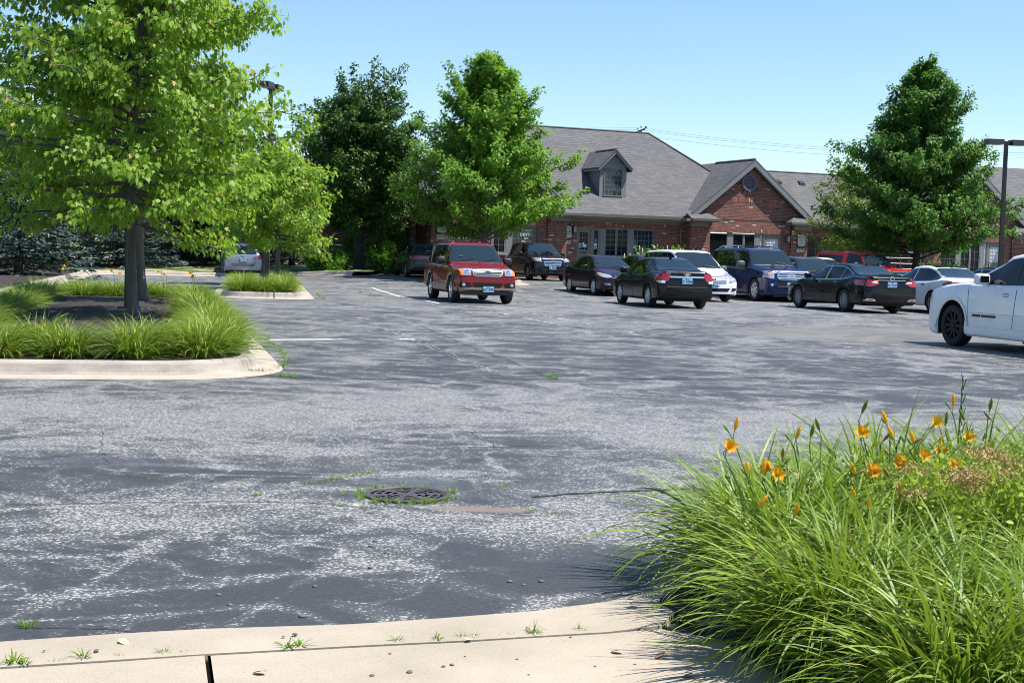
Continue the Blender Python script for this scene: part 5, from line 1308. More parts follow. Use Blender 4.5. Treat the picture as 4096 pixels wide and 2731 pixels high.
# --- silver hatchback
FT = suv(4.1, 1.695, 1.52, 2.5, .83, .30, .84, (.92, 1.02), 1.85, .14, .98, .98, 1.44, .345, .74, .32)
c = Car('parked_hatchback', 'silver blue hatchback parked under the spruces beyond the second island, rear to the camera', 'hatchback', FT, P_['silver'])
c.shield(.98, 1.78, 'windscreen', CM['shield']); c.windows([(1.2, 2.1, .6, 0), (2.18, 2.9, 0, 0), (2.98, 3.6, 0, .1)], .10)
c.poly('rear', [(-.62, 1.03), (-.50, 1.40), (.50, 1.40), (.62, 1.03)], CM['shield'], 'rear_window', .01, 12, 5); c.mirror('rear', [(.62, .80), (.60, 1.0), (.72, 1.02), (.80, .82)], CM['red'], 'taillight', .013)
c.mirror('rear', [(.60, 1.0), (.60, 1.06), (.70, 1.08), (.72, 1.02)], CM['whitel'], 'reversing_lamp', .014, 4, 2)
c.badge('rear', 0, .945, 'H', 1.0); c.plate('rear', 0, .80, 'P63 2418'); c.poly('rear', [(-.5, .50), (-.55, .62), (.55, .62), (.5, .50)], CM['grey'], 'bumper_recess', .006, 10, 2); c.bars([.66], .7, CM['white'] if 'white' in CM else CM['grey'], 'bumper_strip', 'rear', .012, .01)
c.seams([(1.1, 0), (2.14, 0), (2.95, .1)]); c.handles([(1.95, .88), (2.8, .9)]); c.mirrors(1.5, 1.0); c.wheels('alloyd', 8, .19)
c.place('LR', 903, 1107, R(14.5), True)

# --- dark navy crossover between the blue SUV and the black sedan
Q5 = suv(4.66, 1.90, 1.64, 2.81, .88, .36, .96, (1.30, 1.09), 2.1, .12, 1.02, 1.03, 1.56, .345, .80, .3)
c = Car('parked_crossover', 'dark navy crossover with chrome edged side windows behind the black full size sedan', 'crossover', Q5, P_['darknavy'])
c.shield(1.36, 2.04, 'windscreen', CM['shield']); c.windows([(1.58, 2.42, .6, 0), (2.5, 3.3, 0, 0), (3.38, 4.15, 0, 0)], .10, CM['chrome'])
c.mirror('front', [(.46, .80), (.46, .93), (.84, .95), (.84, .82)], CM['lamp'], 'headlight'); c.poly('front', [(-.38, .6), (-.42, .92), (.42, .92), (.38, .6)], CM['under'], 'grille', .01, 12, 4); c.seams([(1.4, 0), (2.46, 0), (3.34, .1)]); c.handles([(2.28, .9), (3.2, .92)]); c.mirrors(1.82, 1.05); c.wheels('alloyd', 10, .23); fin(c, 3.6); c.wipers(1.36)
c.place('RF', 3215, 1200, R(17), False, 51.5)

# --- small black sedan behind the minivan
c = Car('parked_sedan', 'small black sedan half hidden between the plum sedan and the white minivan', 'car', EL, P_['black'])
c.shield(1.12, 1.85, 'windscreen', CM['shield']); c.shield(3.2, 3.8, 'rear_window', CM['shield']); c.windows([(1.22, 2.22, .3, 0), (2.30, 3.62, 0, 0)], .10)
c.seams([(1.24, .02), (2.26, 0)]); c.handles([(2.05, .86), (2.95, .88)]); c.mirrors(1.52, .96); c.wheels('alloyd', 8, .21); c.mirror('rear', [(.56, .80), (.55, .98), (.82, .98), (.84, .8)], CM['red'], 'taillight'); c.mirror('front', [(.44, .70), (.50, .77), (.74, .83), (.84, .80), (.80, .70)], CM['lamp'], 'headlight', .012)
c.place('LR', 2540, 1150, R(15), True, 54.0)

# --- white coupe far behind the blue suv
c = Car('parked_sedan', 'white sedan mostly hidden behind the blue SUV near the brick entrance', 'car', SO, P_['white'])
c.shield(1.24, 2.06, 'windscreen', CM['shield']); c.shield(3.40, 4.22, 'rear_window', CM['shield']); c.windows([(1.36, 2.42, .3, 0), (2.5, 3.36, 0, 0), (3.38, 3.95, 0, 0)], .095, CM['trim'])
c.mirror('rear', [(.56, .84), (.56, .98), (.88, 1.0), (.88, .82)], CM['red'], 'taillight', .013); c.seams([(1.40, .02), (2.46, 0)]); c.mirrors(1.7, .96); c.wheels('alloyd', 10, .22); c.handles([(2.25, .86), (3.2, .88)])
c.place('LR', 3232, 1130, R(15), True, 58.0)

# --- navy car at the far right
c = Car('parked_sedan', 'dark navy sedan partly hidden behind the white sedan at right', 'car', RL, P_['darknavy'])
c.shield(1.36, 2.12, 'windscreen', CM['shield']); c.shield(3.54, 4.32, 'rear_window', CM['shield']); c.windows([(1.46, 2.52, .3, 0), (2.60, 3.42, 0, 0), (3.46, 4.02, 0, 0)], .095, CM['chrome'])
c.mirror('rear', [(.42, .88), (.50, .97), (.80, 1.0), (.90, .98), (.88, .80), (.66, .80)], CM['red'], 'taillight', .013); c.seams([(1.5, .02), (2.56, 0)]); c.mirrors(1.78, .96); c.wheels('alloyd', 14, .23)
c.place('LR', 3990, 1180, R(16), True, 50.0)

# --- red pickup with a matching bed cap
RG_ = dict(L=5.1, W=1.76, H=1.72, WB=3.18, FO=.80, R=.37, nose=.82, tail=.9, top=[(0, .7), (.03, .92), (.12, .99), (.5, 1.03), (1.35, 1.09), (1.39, 1.12), (1.88, 1.60), (1.98, 1.65), (2.4, 1.69), (3.0, 1.71), (4.7, 1.72), (4.95, 1.66), (5.05, 1.2), (5.08, 1.0), (5.1, .7)],
          belt=[(0, .6), (.03, .85), (.12, .93), (1.35, 1.0), (3, 1.02), (4.9, 1.03), (5.1, .66)], roofw=[(0, .6), (1.35, .74), (1.95, .62), (2.9, .63), (4.9, .66), (5.1, .66)], tuck=.025)
c = Car('pickup_truck', 'bright red pickup truck with a red bed cap, under the maple at the lot edge', 'pickup truck', RG_, P_['red'])
c.shield(1.43, 1.9, 'windscreen', CM['shield']); c.windows([(1.62, 2.35, .55, 0), (2.42, 2.72, 0, 0)], .11)
def capwin(v): c.grid(v, lambda u, w_: (3.05 + 1.75 * u, 1.12 + .42 * w_), 10, 4, CM['glass'], 'cap_window', .008)
capwin('side'); capwin('side-')
g = c.poly('front', [(-.5, .76), (-.52, .95), (.52, .95), (.5, .76)], CM['under'], 'grille', .012, 12, 4); c.bars([.80, .90], .5, CM['chrome'], parent=g); c.mirror('front', [(.54, .76), (.54, .95), (.72, .95), (.74, .76)], CM['lamp'], 'headlight', .012); c.mirror('front', [(.73, .76), (.73, .95), (.84, .95), (.85, .76)], CM['amber'], 'indicator_lamp', .012, 4, 3)
c.both([(.05, .78), (.05, .95), (.2, .95), (.2, .78)], CM['amber'], 'side_marker', .01, 3, 2); c.bars([.56], .82, CM['chrome'], 'bumper', 'front', .16, .03)
c.seams([(1.42, 0), (2.78, 0), (2.92, 0)]); c.handles([(2.6, .94)], 'trim'); c.mirrors(1.78, 1.08, CM['trim'], 1.1); c.wheels('alloy', 5, .22)
c.place('LF', 3610, 1150, R(24), False, 60.0)
# ------------------------------------------------------------------ vegetation
MAPLE = np.array([(0, 0), (.10, .12), (.06, .30), (.32, .22), (.52, .38), (.60, .15), (1.0, 0), (.60, -.15), (.52, -.38), (.32, -.22), (.06, -.30), (.10, -.12)])
OVAL = np.array([(0, 0), (.3, .26), (.65, .24), (1, 0), (.65, -.24), (.3, -.26)])
LANCE = np.array([(0, 0), (.4, .16), (1, 0), (.4, -.16)])
def unit(a): return a / np.maximum(1e-9, np.linalg.norm(a, axis=-1, keepdims=True))
def leaf_mesh(name, pos, tip, up, size, shape, curl=.25):
    """one flat n-gon per leaf, all in one mesh"""
    N_ = len(pos); k = len(shape)
    tip = unit(tip); side = unit(np.cross(tip, up)); nrm = np.cross(side, tip)
    u, v = shape[:, 0], shape[:, 1]
    h = curl * (np.abs(v) * .6 - u * u * .5)
    co = pos[:, None, :] + size[:, None, None] * (u[None, :, None] * tip[:, None, :] + v[None, :, None] * side[:, None, :] + h[None, :, None] * nrm[:, None, :])
    me = bpy.data.meshes.new(name)
    me.vertices.add(N_ * k); me.vertices.foreach_set('co', co.astype(np.float32).ravel())
    me.loops.add(N_ * k); me.loops.foreach_set('vertex_index', np.arange(N_ * k, dtype=np.int32))
    me.polygons.add(N_); me.polygons.foreach_set('loop_start', np.arange(0, N_ * k, k, dtype=np.int32))
    me.update(calc_edges=True)
    return me
def rv(n, s=1.): return rng.normal(0, s, (n, 3))
def tree(name, label, cat, loc, H, clear, prof, nb, elev, leafm, leaf=.11, per=9, twigs=7, r0=.13, barkm='bark', shape=MAPLE, droop=.5, seed=1, group=None, twl=.33, stop=.97, upright=0., sparse=0., lean=0., asym=None, jag=(.70, 1.18)):
    global rng
    rng = np.random.default_rng(seed); r = random.Random(seed)
    t = thing(name, label, cat, loc, 0, group)
    T = MB(); top = H * stop
    bend = [r.uniform(-.12, .12) for _ in range(4)]
    tp = lambda z: Vector((bend[0] * math.sin(z * .9) + lean * z + bend[2] * .3 * math.sin(z * 2.3) - 0, bend[1] * math.sin(z * .7) + bend[3] * .3 * math.sin(z * 2.1), z))
    zsq = [0, .05, .15, .4] + [top * k / 14 for k in range(1, 15)]
    zsq = sorted(zsq)
    T.tube([tp(z) for z in zsq], [r0 * (1 + .55 * math.exp(-z * 9)) * max(.05, (1 - z / top) ** .8) for z in zsq], 10)
    P, TD = [], []
    for i in range(nb):
        f = (i + .5) / nb; f = f ** .92
        zb = clear + (top - clear) * f * .95
        az = i * 2.39996 + r.uniform(-.35, .35)
        ln = prof(f) * r.uniform(*jag)
        if asym: ln *= asym(az)
        el = R(elev[0] + (elev[1] - elev[0]) * f + r.uniform(-14, 14))
        d = Vector((math.cos(az), math.sin(az), 0)); b0 = tp(zb); n = 6; pts = []
        for k in range(n + 1):
            q = k / n; rise = ln * math.tan(el) * (q - .28 * q * q * (1 - upright) + .3 * upright * q * q)
            pts.append(b0 + d * (ln * q) + Vector((r.uniform(-.05, .05) * q, r.uniform(-.05, .05) * q, rise)))
        br = max(.010, min(r0 * .42, .016 * ln + .008) * (1 - .6 * f))
        T.tube(pts, [br * (1 - .85 * k / n) + .002 for k in range(n + 1)], 5, cap=False)
        for j in range(twigs):
            q = .22 + .78 * (j + r.random()) / twigs; k = min(n - 1, int(q * n)); p0 = pts[k].lerp(pts[k + 1], q * n - k)
            td = (Vector((math.cos(az + r.uniform(-1.25, 1.25)), math.sin(az + r.uniform(-1.25, 1.25)), r.uniform(-.4, .75) + upright)).normalized())
            tl = ln * twl * (1.15 - .5 * q) * r.uniform(.6, 1.2) + .12
            p1 = p0 + td * tl
            if ln > .8: T.tube([p0, p0.lerp(p1, .5) + Vector((0, 0, .03 * tl)), p1], [br * .32, br * .2, .002], 3, cap=False)
            m = max(3, int(per * (.6 + tl)))
            if sparse and r.random() < sparse: m = m // 3
            s = rng.random(m) ** .75
            base = np.array(p0)[None] + (np.array(p1 - p0))[None] * s[:, None]
            spread = leaf * (.75 + .5 * rng.random((m, 1)))
            off = unit(rv(m)) * spread
            P.append(base + off); TD.append(off / leaf * .55 + np.array((d.x * .45, d.y * .45, -droop)) + rv(m, .35))
    P = np.concatenate(P); TD = np.concatenate(TD)
    out = P - np.array((0, 0, clear + (H - clear) * .45)); out[:, 2] *= .5
    up = unit(unit(out) * .5 + np.array((0, 0, .8)) + rv(len(P), .42))
    sz = leaf * rng.uniform(.7, 1.25, len(P))
    T.build('trunk', M[barkm], t, 60, fix=False)
    link('crown', leaf_mesh('crown', P, TD, up, sz, shape), M[leafm], t)
    return t
def spruce(label, loc, H, rad, m, seed, group='spruces along the far side', clear=.05, dens=1.0):
    global rng
    rng = np.random.default_rng(seed); r = random.Random(seed); t = thing('spruce_tree', label, 'tree', loc, 0, group)
    T = MB(); T.tube([(0, 0, z) for z in (0, .3, H * .5, H * .98)], [.2, .16, .1, .012], 8)
    P, TD, SZ = [], [], []
    nw = int(H * 4.2)
    for w_ in range(nw):
        f = (w_ + .5) / nw; z = clear + (H - clear) * f; L_ = rad * (1 - f) ** .85 * r.uniform(.85, 1.1) + .08
        for k in range(int(9 - 4 * f)):
            az = r.uniform(0, 6.283); d = Vector((math.cos(az), math.sin(az), 0)); ln = L_ * r.uniform(.65, 1.1); dr = -.22 + .5 * f
            p0 = Vector((0, 0, z)); pts = [p0 + d * (ln * q) + Vector((0, 0, ln * (dr * q + .16 * q * q))) for q in (0, .35, .7, 1)]
            T.tube(pts, [.03 * (1 - f) + .008, .02 * (1 - f) + .006, .008, .002], 4, cap=False)
            m_ = int((10 + ln * 34) * dens); q = rng.random(m_) ** .6; bp = np.array(p0)[None] + np.array(d)[None] * (ln * q)[:, None]; bp[:, 2] += ln * (dr * q + .16 * q * q)
            sidev = np.array((-d.y, d.x, 0)); wv = rng.normal(0, .17, m_) * ln * (1.15 - q)
            bp += sidev[None] * wv[:, None]; bp[:, 2] += rng.normal(-.03, .04, m_) - np.abs(wv) * .18
            P.append(bp); TD.append(np.array((d.x, d.y, -.12))[None] + sidev[None] * (np.sign(wv) * .7)[:, None] + rv(m_, .28)); SZ.append(rng.uniform(.14, .27, m_))
    P, TD, SZ = map(np.concatenate, (P, TD, SZ))
    up = np.array((0, 0, 1.)) + rv(len(P), .45)
    T.build('trunk', M['bark_dark'], t, 60, fix=False)
    link('crown', leaf_mesh('crown', P, TD, up, SZ, np.array([(0, .05), (.45, .16), (1, .02), (1, -.02), (.45, -.16), (0, -.05)]), .2), M[m], t)
    return t
def shrub(name, label, loc, size, m, n, leaf, seed, shape=OVAL, cat='shrub', group=None, up_=.4, clumps=26, squared=False):
    global rng
    rng = np.random.default_rng(seed); t = thing(name, label, cat, loc, 0, group); sx, sy, sz = size
    T = MB(); r = random.Random(seed)
    cs = unit(rv(clumps)); cs[:, 2] = np.abs(cs[:, 2]) * .9
    if squared: cs = np.sign(cs) * np.abs(cs) ** .55
    cs *= rng.uniform(.55, 1.0, (clumps, 1))
    for q in cs[::2]: T.tube([(0, 0, 0), (q[0] * sx * .4, q[1] * sy * .4, sz * .35), (q[0] * sx * .85, q[1] * sy * .85, .08 + q[2] * sz * .85)], [.022, .014, .003], 4, cap=False)
    ci = rng.integers(0, clumps, n); P = cs[ci] * np.array((sx, sy, sz)) + rv(n) * np.array((sx, sy, sz * .8)) * .15 + np.array((0, 0, .06)); P[:, 2] = np.maximum(P[:, 2], .03)
    o = unit(P * np.array((1, 1, .6)))
    link('foliage', leaf_mesh('foliage', P, o + rv(n, .6) + np.array((0, 0, up_ - .3)), o * .5 + np.array((0, 0, .7)) + rv(n, .4), leaf * rng.uniform(.6, 1.3, n), shape), M[m], t)
    T.build('stems', M['bark_dark'], t, 60, fix=False)
    return t

def prof(pts): return interp(pts)
# big maples on the near island
pm = prof([(0, 2.0), (.15, 2.3), (.3, 1.95), (.5, 1.6), (.8, .95), (1, .3)])
tree('maple_tree', 'tall bright green maple in front on the near island, its trunk closest to the kerb', 'tree', (-6.1, 22.9, .28), 8.4, 1.5, pm, 150, (-8, 50), 'leaf_bright', .106, 30, 10, .088, seed=3, asym=lambda a: 1.0 + .40 * max(0, -math.cos(a)) + .03 * max(0, math.cos(a)), group='maples on the kerbed islands', droop=1.1, twl=.30)
tree('maple_tree', 'second bright maple on the near island, half hidden behind the front trunk', 'tree', (-7.62, 29.2, .28), 7.6, 1.8, prof([(0, 1.9), (.15, 2.3), (.4, 1.7), (.7, 1.0), (1, .3)]), 92, (2, 48), 'leaf_bright', .13, 22, 9, .13, seed=4, group='maples on the kerbed islands', droop=.75, twl=.3)
pi2 = prof([(0, 1.2), (.15, 1.75), (.45, 1.65), (.75, 1.0), (1, .25)])
tree('maple_tree', 'small yellow green maple at the front of the far island, right of the lamp post', 'tree', (-7.84, 47, .28), 4.35, 1.15, pi2, 74, (0, 45), 'leaf_bright', .13, 22, 8, .09, seed=5, group='maples on the kerbed islands', droop=.75)
tree('maple_tree', 'small yellow green maple on the far island, left of the lamp post', 'tree', (-9.15, 52, .28), 4.5, 1.25, pi2, 72, (0, 45), 'leaf_bright', .13, 22, 8, .09, seed=6, group='maples on the kerbed islands', droop=.75)
# trees by the building
tree('pear_tree', 'dense dark green pear tree with a rounded crown left of the building', 'tree', (-7.15, 65.5, .35), 7.0, 1.5, prof([(0, 1.9), (.15, 2.85), (.4, 2.75), (.7, 1.9), (.9, 1.15), (1, .45)]), 185, (30, 62), 'leaf_pear', .15, 42, 9, .24, 'bark_dark', OVAL, .25, 7, upright=.35, jag=(.86, 1.1), twl=.30)
tree('maple_tree', 'light green pyramidal maple with upright tufts in front of the dental office', 'tree', (-1.2, 60.5, .28), 9.6, 1.6, prof([(0, 2.9), (.10, 3.6), (.3, 3.0), (.55, 1.9), (.8, .85), (1, .15)]), 170, (14, 62), 'leaf_mid', .155, 40, 10, .16, 'bark', MAPLE, .45, 8, upright=.45, twl=.26)
tree('maple_tree', 'deep green conical maple at right in front of the low wing', 'tree', (17.85, 63.5, .33), 10.3, 1.3, prof([(0, 2.9), (.10, 3.7), (.3, 3.1), (.55, 2.0), (.8, .9), (1, .15)]), 185, (12, 60), 'leaf_deep', .155, 42, 10, .17, 'bark_dark', MAPLE, .45, 9, upright=.4, twl=.26)
tree('maple_tree', 'small yellow green tree tucked behind the left edge of the deep green maple', 'tree', (15.9, 68.2, .36), 5.6, .8, prof([(0, 1.5), (.2, 2.0), (.5, 1.7), (1, .3)]), 60, (20, 60), 'leaf_yellow', .14, 12, 7, .09, 'bark', MAPLE, .45, 10, upright=.4)
# conifers
spruce('blue spruce with silvery low branches nearest the left kerb', (-17.9, 51.5, .15), 6.2, 2.8, 'needle_blue', 11)
spruce('blue green spruce behind the left trunk of the near island', (-18.0, 65.0, .3), 8.6, 2.7, 'needle_blue', 12)
spruce('dark spruce whose tip shows above the near island maple', (-14.9, 68.5, .35), 9.3, 2.9, 'needle_dark', 13, clear=.4)
spruce('dark spruce right beside the silver hatchback', (-11.0, 70.5, .4), 5.2, 2.2, 'needle_blue', 14)
spruce('tall dark spruce at the far left edge', (-23.5, 62.0, .3), 9.5, 3.2, 'needle_dark', 15)
spruce('blue grey spruce in the gap between the two leftmost spruces', (-21.8, 67.5, .3), 8.5, 3.0, 'needle_dark', 17)
spruce('broad dark spruce straight behind the near island trunks', (-16.2, 72.5, .4), 8.0, 3.0, 'needle_dark', 18)
spruce('dark spruce behind the hatchback in deep shade', (-12.9, 74.5, .5), 7.0, 2.6, 'needle_dark', 16)
for i, (x, y, h_) in enumerate(((-31, 84, 8.5), (-26, 88, 9.5), (-20.5, 86, 8), (-15.5, 92, 6.5), (-19, 100, 8), (-12.5, 98, 6.6))):
    tree('deciduous_tree', 'dark bushy tree in the row far behind the spruces', 'tree', (x, y, 0), h_, .6, prof([(0, 2.0), (.3, 2.8), (.7, 2.0), (1, .6)]), 60, (15, 60), 'leaf_pear', .3, 11, 6, .2, 'bark_dark', OVAL, .3, 20 + i, group='trees behind the spruces', upright=.3)
# shrubs
shrub('shrub', 'leafy bright green shrub left of the pear trunk at the kerb', (-8.3, 63.6, .32), (1.05, .8, 1.15), 'leaf_shrub', 3600, .13, 31)
shrub('shrub', 'taller loose shrub directly behind the pear trunk', (-7.2, 67.0, .4), (1.1, .8, 1.9), 'leaf_shrub', 3600, .13, 32)
shrub('shrub', 'green shrub close to the right of the pear trunk', (-6.0, 64.4, .35), (.7, .6, 1.4), 'leaf_shrub', 2400, .12, 33)
shrub('arborvitae', 'clipped upright arborvitae at the brick end wall', (-5.75, 67.2, .4), (.75, .6, 2.1), 'needle_arbor', 5200, .13, 34, LANCE, squared=True, up_=.7, clumps=60)
shrub('shrub', 'small bright shrub beside the trunk of the deep green maple', (16.6, 63.0, .33), (.55, .5, .95), 'leaf_yellow', 1300, .11, 35)
shrub('shrub', 'dark shrub in the shade under the deep green maple', (20.0, 66.5, .36), (1.4, .8, 1.3), 'leaf_pear', 3000, .13, 36)
shrub('shrub', 'yellow green shrub behind the navy sedan at right', (21.0, 64.0, .33), (.6, .5, 1.0), 'leaf_yellow', 1200, .11, 37)
shrub('shrub', 'low bright shrub between the dark crossover and the plum sedan', (4.35, 63.8, .33), (.5, .5, .75), 'leaf_shrub', 1200, .12, 38)
shrub('shrub', 'small shrub at the brick pier behind the blue SUV', (10.2, 68.0, .36), (.6, .5, 1.0), 'leaf_yellow', 1200, .12, 39)
# flowering buckeye with cream plumes
bk_ = shrub('buckeye_shrub', 'broad shrub with upright cream flower plumes under the front windows', (7.0, 65.8, .36), (2.1, .8, 1.42), 'leaf_shrub', 3000, .2, 40, clumps=40)
r = random.Random(4)
for i in range(15):
    x = -1.9 + 3.8 * i / 14 + r.uniform(-.12, .12); h_ = 1.22 + r.uniform(-.12, .30) - .10 * abs(x) ** 2 * .4; b = MB()
    b.lathe([(.008, 0), (.01, .12), (.03, .14), (.036, .24), (.026, .33), (.01, .38), (.001, .39)], 8, c=(x, r.uniform(-.5, .2), h_ - .15)); b.build('flower_plume', M['plume'], bk_, 180)

# ------------------------------------------------------------------ daylilies
def blades(mb_list, n, rad, len_, lean, wdt, segs, bias, rg, tuft=1.0):
    V, Fc = [], []
    for i in range(n):
        a = rg.uniform(0, 6.283); rr = rad * rg.random() ** .5
        p = np.array((rr * math.cos(a), rr * math.sin(a), 0.)); L_ = rg.uniform(*len_); az = a + rg.normal(0, .7)
        th = R(rg.uniform(*lean)) * (.35 + .65 * rr / rad); dth = R(rg.uniform(45, 135)) / segs; wd = rg.uniform(*wdt); tw = rg.normal(0, .35)
        d = np.array((math.cos(az), math.sin(az), 0.)) + np.array(bias); d /= np.linalg.norm(d)
        s = np.array((-d[1], d[0], 0.)) * math.cos(tw) + np.array((0, 0, math.sin(tw)))
        base = len(V)
        for k in range(segs + 1):
            q = k / segs; w_ = wd * (.6 + .4 * min(1, q * 4)) * (1 - q ** 2.6) + .0006
            V += [p - s * w_ / 2, p + s * w_ / 2]
            p = p + (d * math.sin(th) + np.array((0, 0, math.cos(th)))) * (L_ / segs); th = min(th + dth * (.5 + q), 2.6)
            if p[2] < .015: p[2] = .015
        for k in range(segs): Fc.append((base + 2 * k, base + 2 * k + 1, base + 2 * k + 3, base + 2 * k + 2))
    me = bpy.data.meshes.new('blades'); me.from_pydata([tuple(v) for v in V], [], Fc); me.update()
    me.polygons.foreach_set('use_smooth', [True] * len(me.polygons)); return me
rg = np.random.default_rng(11)
proto_small = [blades(None, 560, .21, (.46, .68), (6, 80), (.009, .016), 6, (0, 0, 0), rg) for _ in range(4)]
proto_big = [blades(None, 430, .20, (.52, .86), (12, 80), (.011, .020), 10, (-.18, -.15, 0), rg) for _ in range(4)]
for me in proto_small: me.materials.append(M['lily'])
for me in proto_big: me.materials.append(M['lily'])
pick = random.Random(9)
def clump(x, y, z, sc, label, group, protos, rot=True):
    o = thing('daylily_clump', label, 'daylily', (x, y, z), pick.uniform(0, 6.28) if rot else pick.uniform(-.5, .5), group, sc)
    link('leaf_blades', pick.choice(protos), None, o); return o
def petal_mesh():
    b = MB()
    for k in range(6):
        a = k * math.pi / 3; rad = 1. if k % 2 == 0 else .85; w_ = .017 if k % 2 == 0 else .022; d = Vector((math.cos(a), math.sin(a), 0)); s = Vector((-d.y, d.x, 0)); n = 5; vs = []
        for j in range(n + 1):
            q = j / n; rr = .006 + .045 * rad * q ** 1.7; z = .06 * q - .018 * max(0, q - .7) / .3; ww = w_ * math.sin(math.pi * min(1, .15 + q * .85)) + .001
            vs += [d * rr - s * ww + Vector((0, 0, z + .006)), d * rr + Vector((0, 0, z)), d * rr + s * ww + Vector((0, 0, z + .006))]
        b.add(vs, [(3 * j + i, 3 * j + i + 1, 3 * j + 4 + i, 3 * j + 3 + i) for j in range(n) for i in (0, 1)])
    for k in range(5): b.tube([(0, 0, .01), (.006 * math.cos(k * 1.26), .006 * math.sin(k * 1.26), .065)], .0012, 3)
    return b.mesh('flower')
def bud_mesh():
    b = MB(); b.lathe([(.003, 0), (.006, .008), (.0085, .025), (.007, .045), (.002, .058), (.0005, .06)], 8); return b.mesh('bud')
FM = petal_mesh(); FM.materials.append(M['petal']); FM.polygons.foreach_set('use_smooth', [True] * len(FM.polygons))
BM_ = bud_mesh(); BM_.materials.append(M['petal']); BG = bud_mesh(); BG.materials.append(M['lily'])
DM = bud_mesh(); DM.materials.append(M['dry'])
def scape(parent, p0, p1, heads):
    """flower stalk from p0 to p1 in the clump's space; heads: (mesh, name, direction, scale)"""
    p0, p1 = Vector(p0), Vector(p1); b = MB(); mid = p0.lerp(p1, .55) + Vector((.02, 0, .03)); pts = [p0, mid, p1]
    ends = []
    for i, (me, nm, d, sc) in enumerate(heads):
        e = p1 + Vector(d) * .04; ends.append(e); b.tube([p1 - (p1 - mid).normalized() * .03 * i, e], .0022, 4)
    b.tube(pts, [.0045, .004, .003], 5); o = b.build('flower_stalk', M['lily_deep'], parent, 60)
    for e, (me, nm, d, sc) in zip(ends, heads):
        f = link(nm, me, None, o); f.location = e; f.rotation_euler = Vector(d).to_track_quat('Z', 'Y').to_euler(); f.scale = (sc,) * 3
u1, v1 = Vector((math.sin(R(-14)), math.cos(R(-14)), 0)), Vector((math.cos(R(-14)), -math.sin(R(-14)), 0))
c1 = Vector((-4.78, 15.42, 0))
spots = []
for a in (-1.55, -.82, -.08, .66, 1.4): spots.append((.76 + (0.24 if abs(a) > 1.2 else 0), a, 'front'))
for a in (-1.2, -.45, .9): spots.append((1.45, a, 'front'))
for k in range(17):
    spots.append((1.75 + k * .98, 1.66 + pick.uniform(-.08, .08), 'right')); spots.append((1.75 + k * .98, -1.6 + pick.uniform(-.08, .08), 'left'))
for a in (-1.0, -.35, .3, .9): spots.append((18.9, a, 'rear')); spots.append((17.9, a * .9 + .2, 'rear'))
lab1 = dict(front='arching daylily clump along the front kerb of the near island', right='bright daylily clump in the row along the sunny right side of the near island', left='daylily clump in the shaded row along the left side of the near island', rear='daylily clump at the far end of the near island')
for du, dv, side in spots:
    p = c1 + u1 * du + v1 * dv; o = clump(p.x, p.y, .17, pick.uniform(.82, .98), lab1[side], side + ' daylilies on the near island', proto_small); sc_ = o.scale.x; o.scale = (sc_ * 1.1, sc_ * 1.1, sc_ * .95)
    if (side == 'rear' and pick.random() < .35) or (side == 'right' and du > 14 and pick.random() < .5):
        for k in range(2): scape(o, (.05, 0, 0), (pick.uniform(-.2, .2), pick.uniform(-.2, .2), pick.uniform(.62, .75)), [(FM, 'flower', (pick.uniform(-1, 1), -1, .4), 1.1), (BM_, 'flower_bud', (.3, .2, .9), 1.)])
u2, v2 = Vector((math.sin(R(-10)), math.cos(R(-10)), 0)), Vector((math.cos(R(-10)), -math.sin(R(-10)), 0)); c2 = Vector((-6.95, 39.45, 0))
for du, dv in ((.55, -.55), (.5, .05), (.6, .6), (1.3, -.6), (1.4, .62), (2.2, -.6), (2.3, .6), (3.2, -.62), (3.3, .6), (4.4, -.6), (4.4, .6), (5.6, -.6), (5.6, .6), (7.0, .6), (8.5, -.6), (8.8, .6), (10.4, .6)):
    p = c2 + u2 * du + v2 * dv; clump(p.x, p.y, .17, pick.uniform(.85, 1.0), 'daylily clump on the small far island with the lamp post', 'daylilies on the far island', proto_small)
# foreground bed
fg = [(1.2, 5.9), (1.36, 5.5), (1.28, 6.3), (1.56, 5.95), (1.28, 5.2), (1.55, 5.65), (1.15, 6.55), (1.5, 6.35), (1.42, 4.95), (1.2, 5.15), (1.75, 5.15), (2.05, 4.95), (1.5, 7.05), (1.85, 6.9), (2.25, 5.4), (2.45, 5.05),
      (2.0, 7.6), (2.35, 7.45), (2.6, 8.0), (2.95, 7.75), (3.2, 8.3), (1.72, 4.55), (2.1, 4.5), (3.0, 7.3), (3.45, 7.9), (2.85, 5.2), (2.3, 7.1), (2.95, 6.3), (1.45, 4.45)]
FG = []
for x, y in fg:
    big_ = y < 6.3
    lab = 'large arching daylily clump in the foreground bed beside the pavement' if y < 5.6 else ('daylily clump at the asphalt edge of the foreground bed' if x < 1.6 else 'daylily clump towards the back of the foreground bed')
    FG.append((x, y, clump(x, y, .07, pick.uniform(.76, .88) if y < 6.2 else pick.uniform(.86, 1.04), lab, 'daylilies in the foreground bed', proto_big, False)))
for x, y, o in FG: o.rotation_euler.z = pick.uniform(-.45, .35)
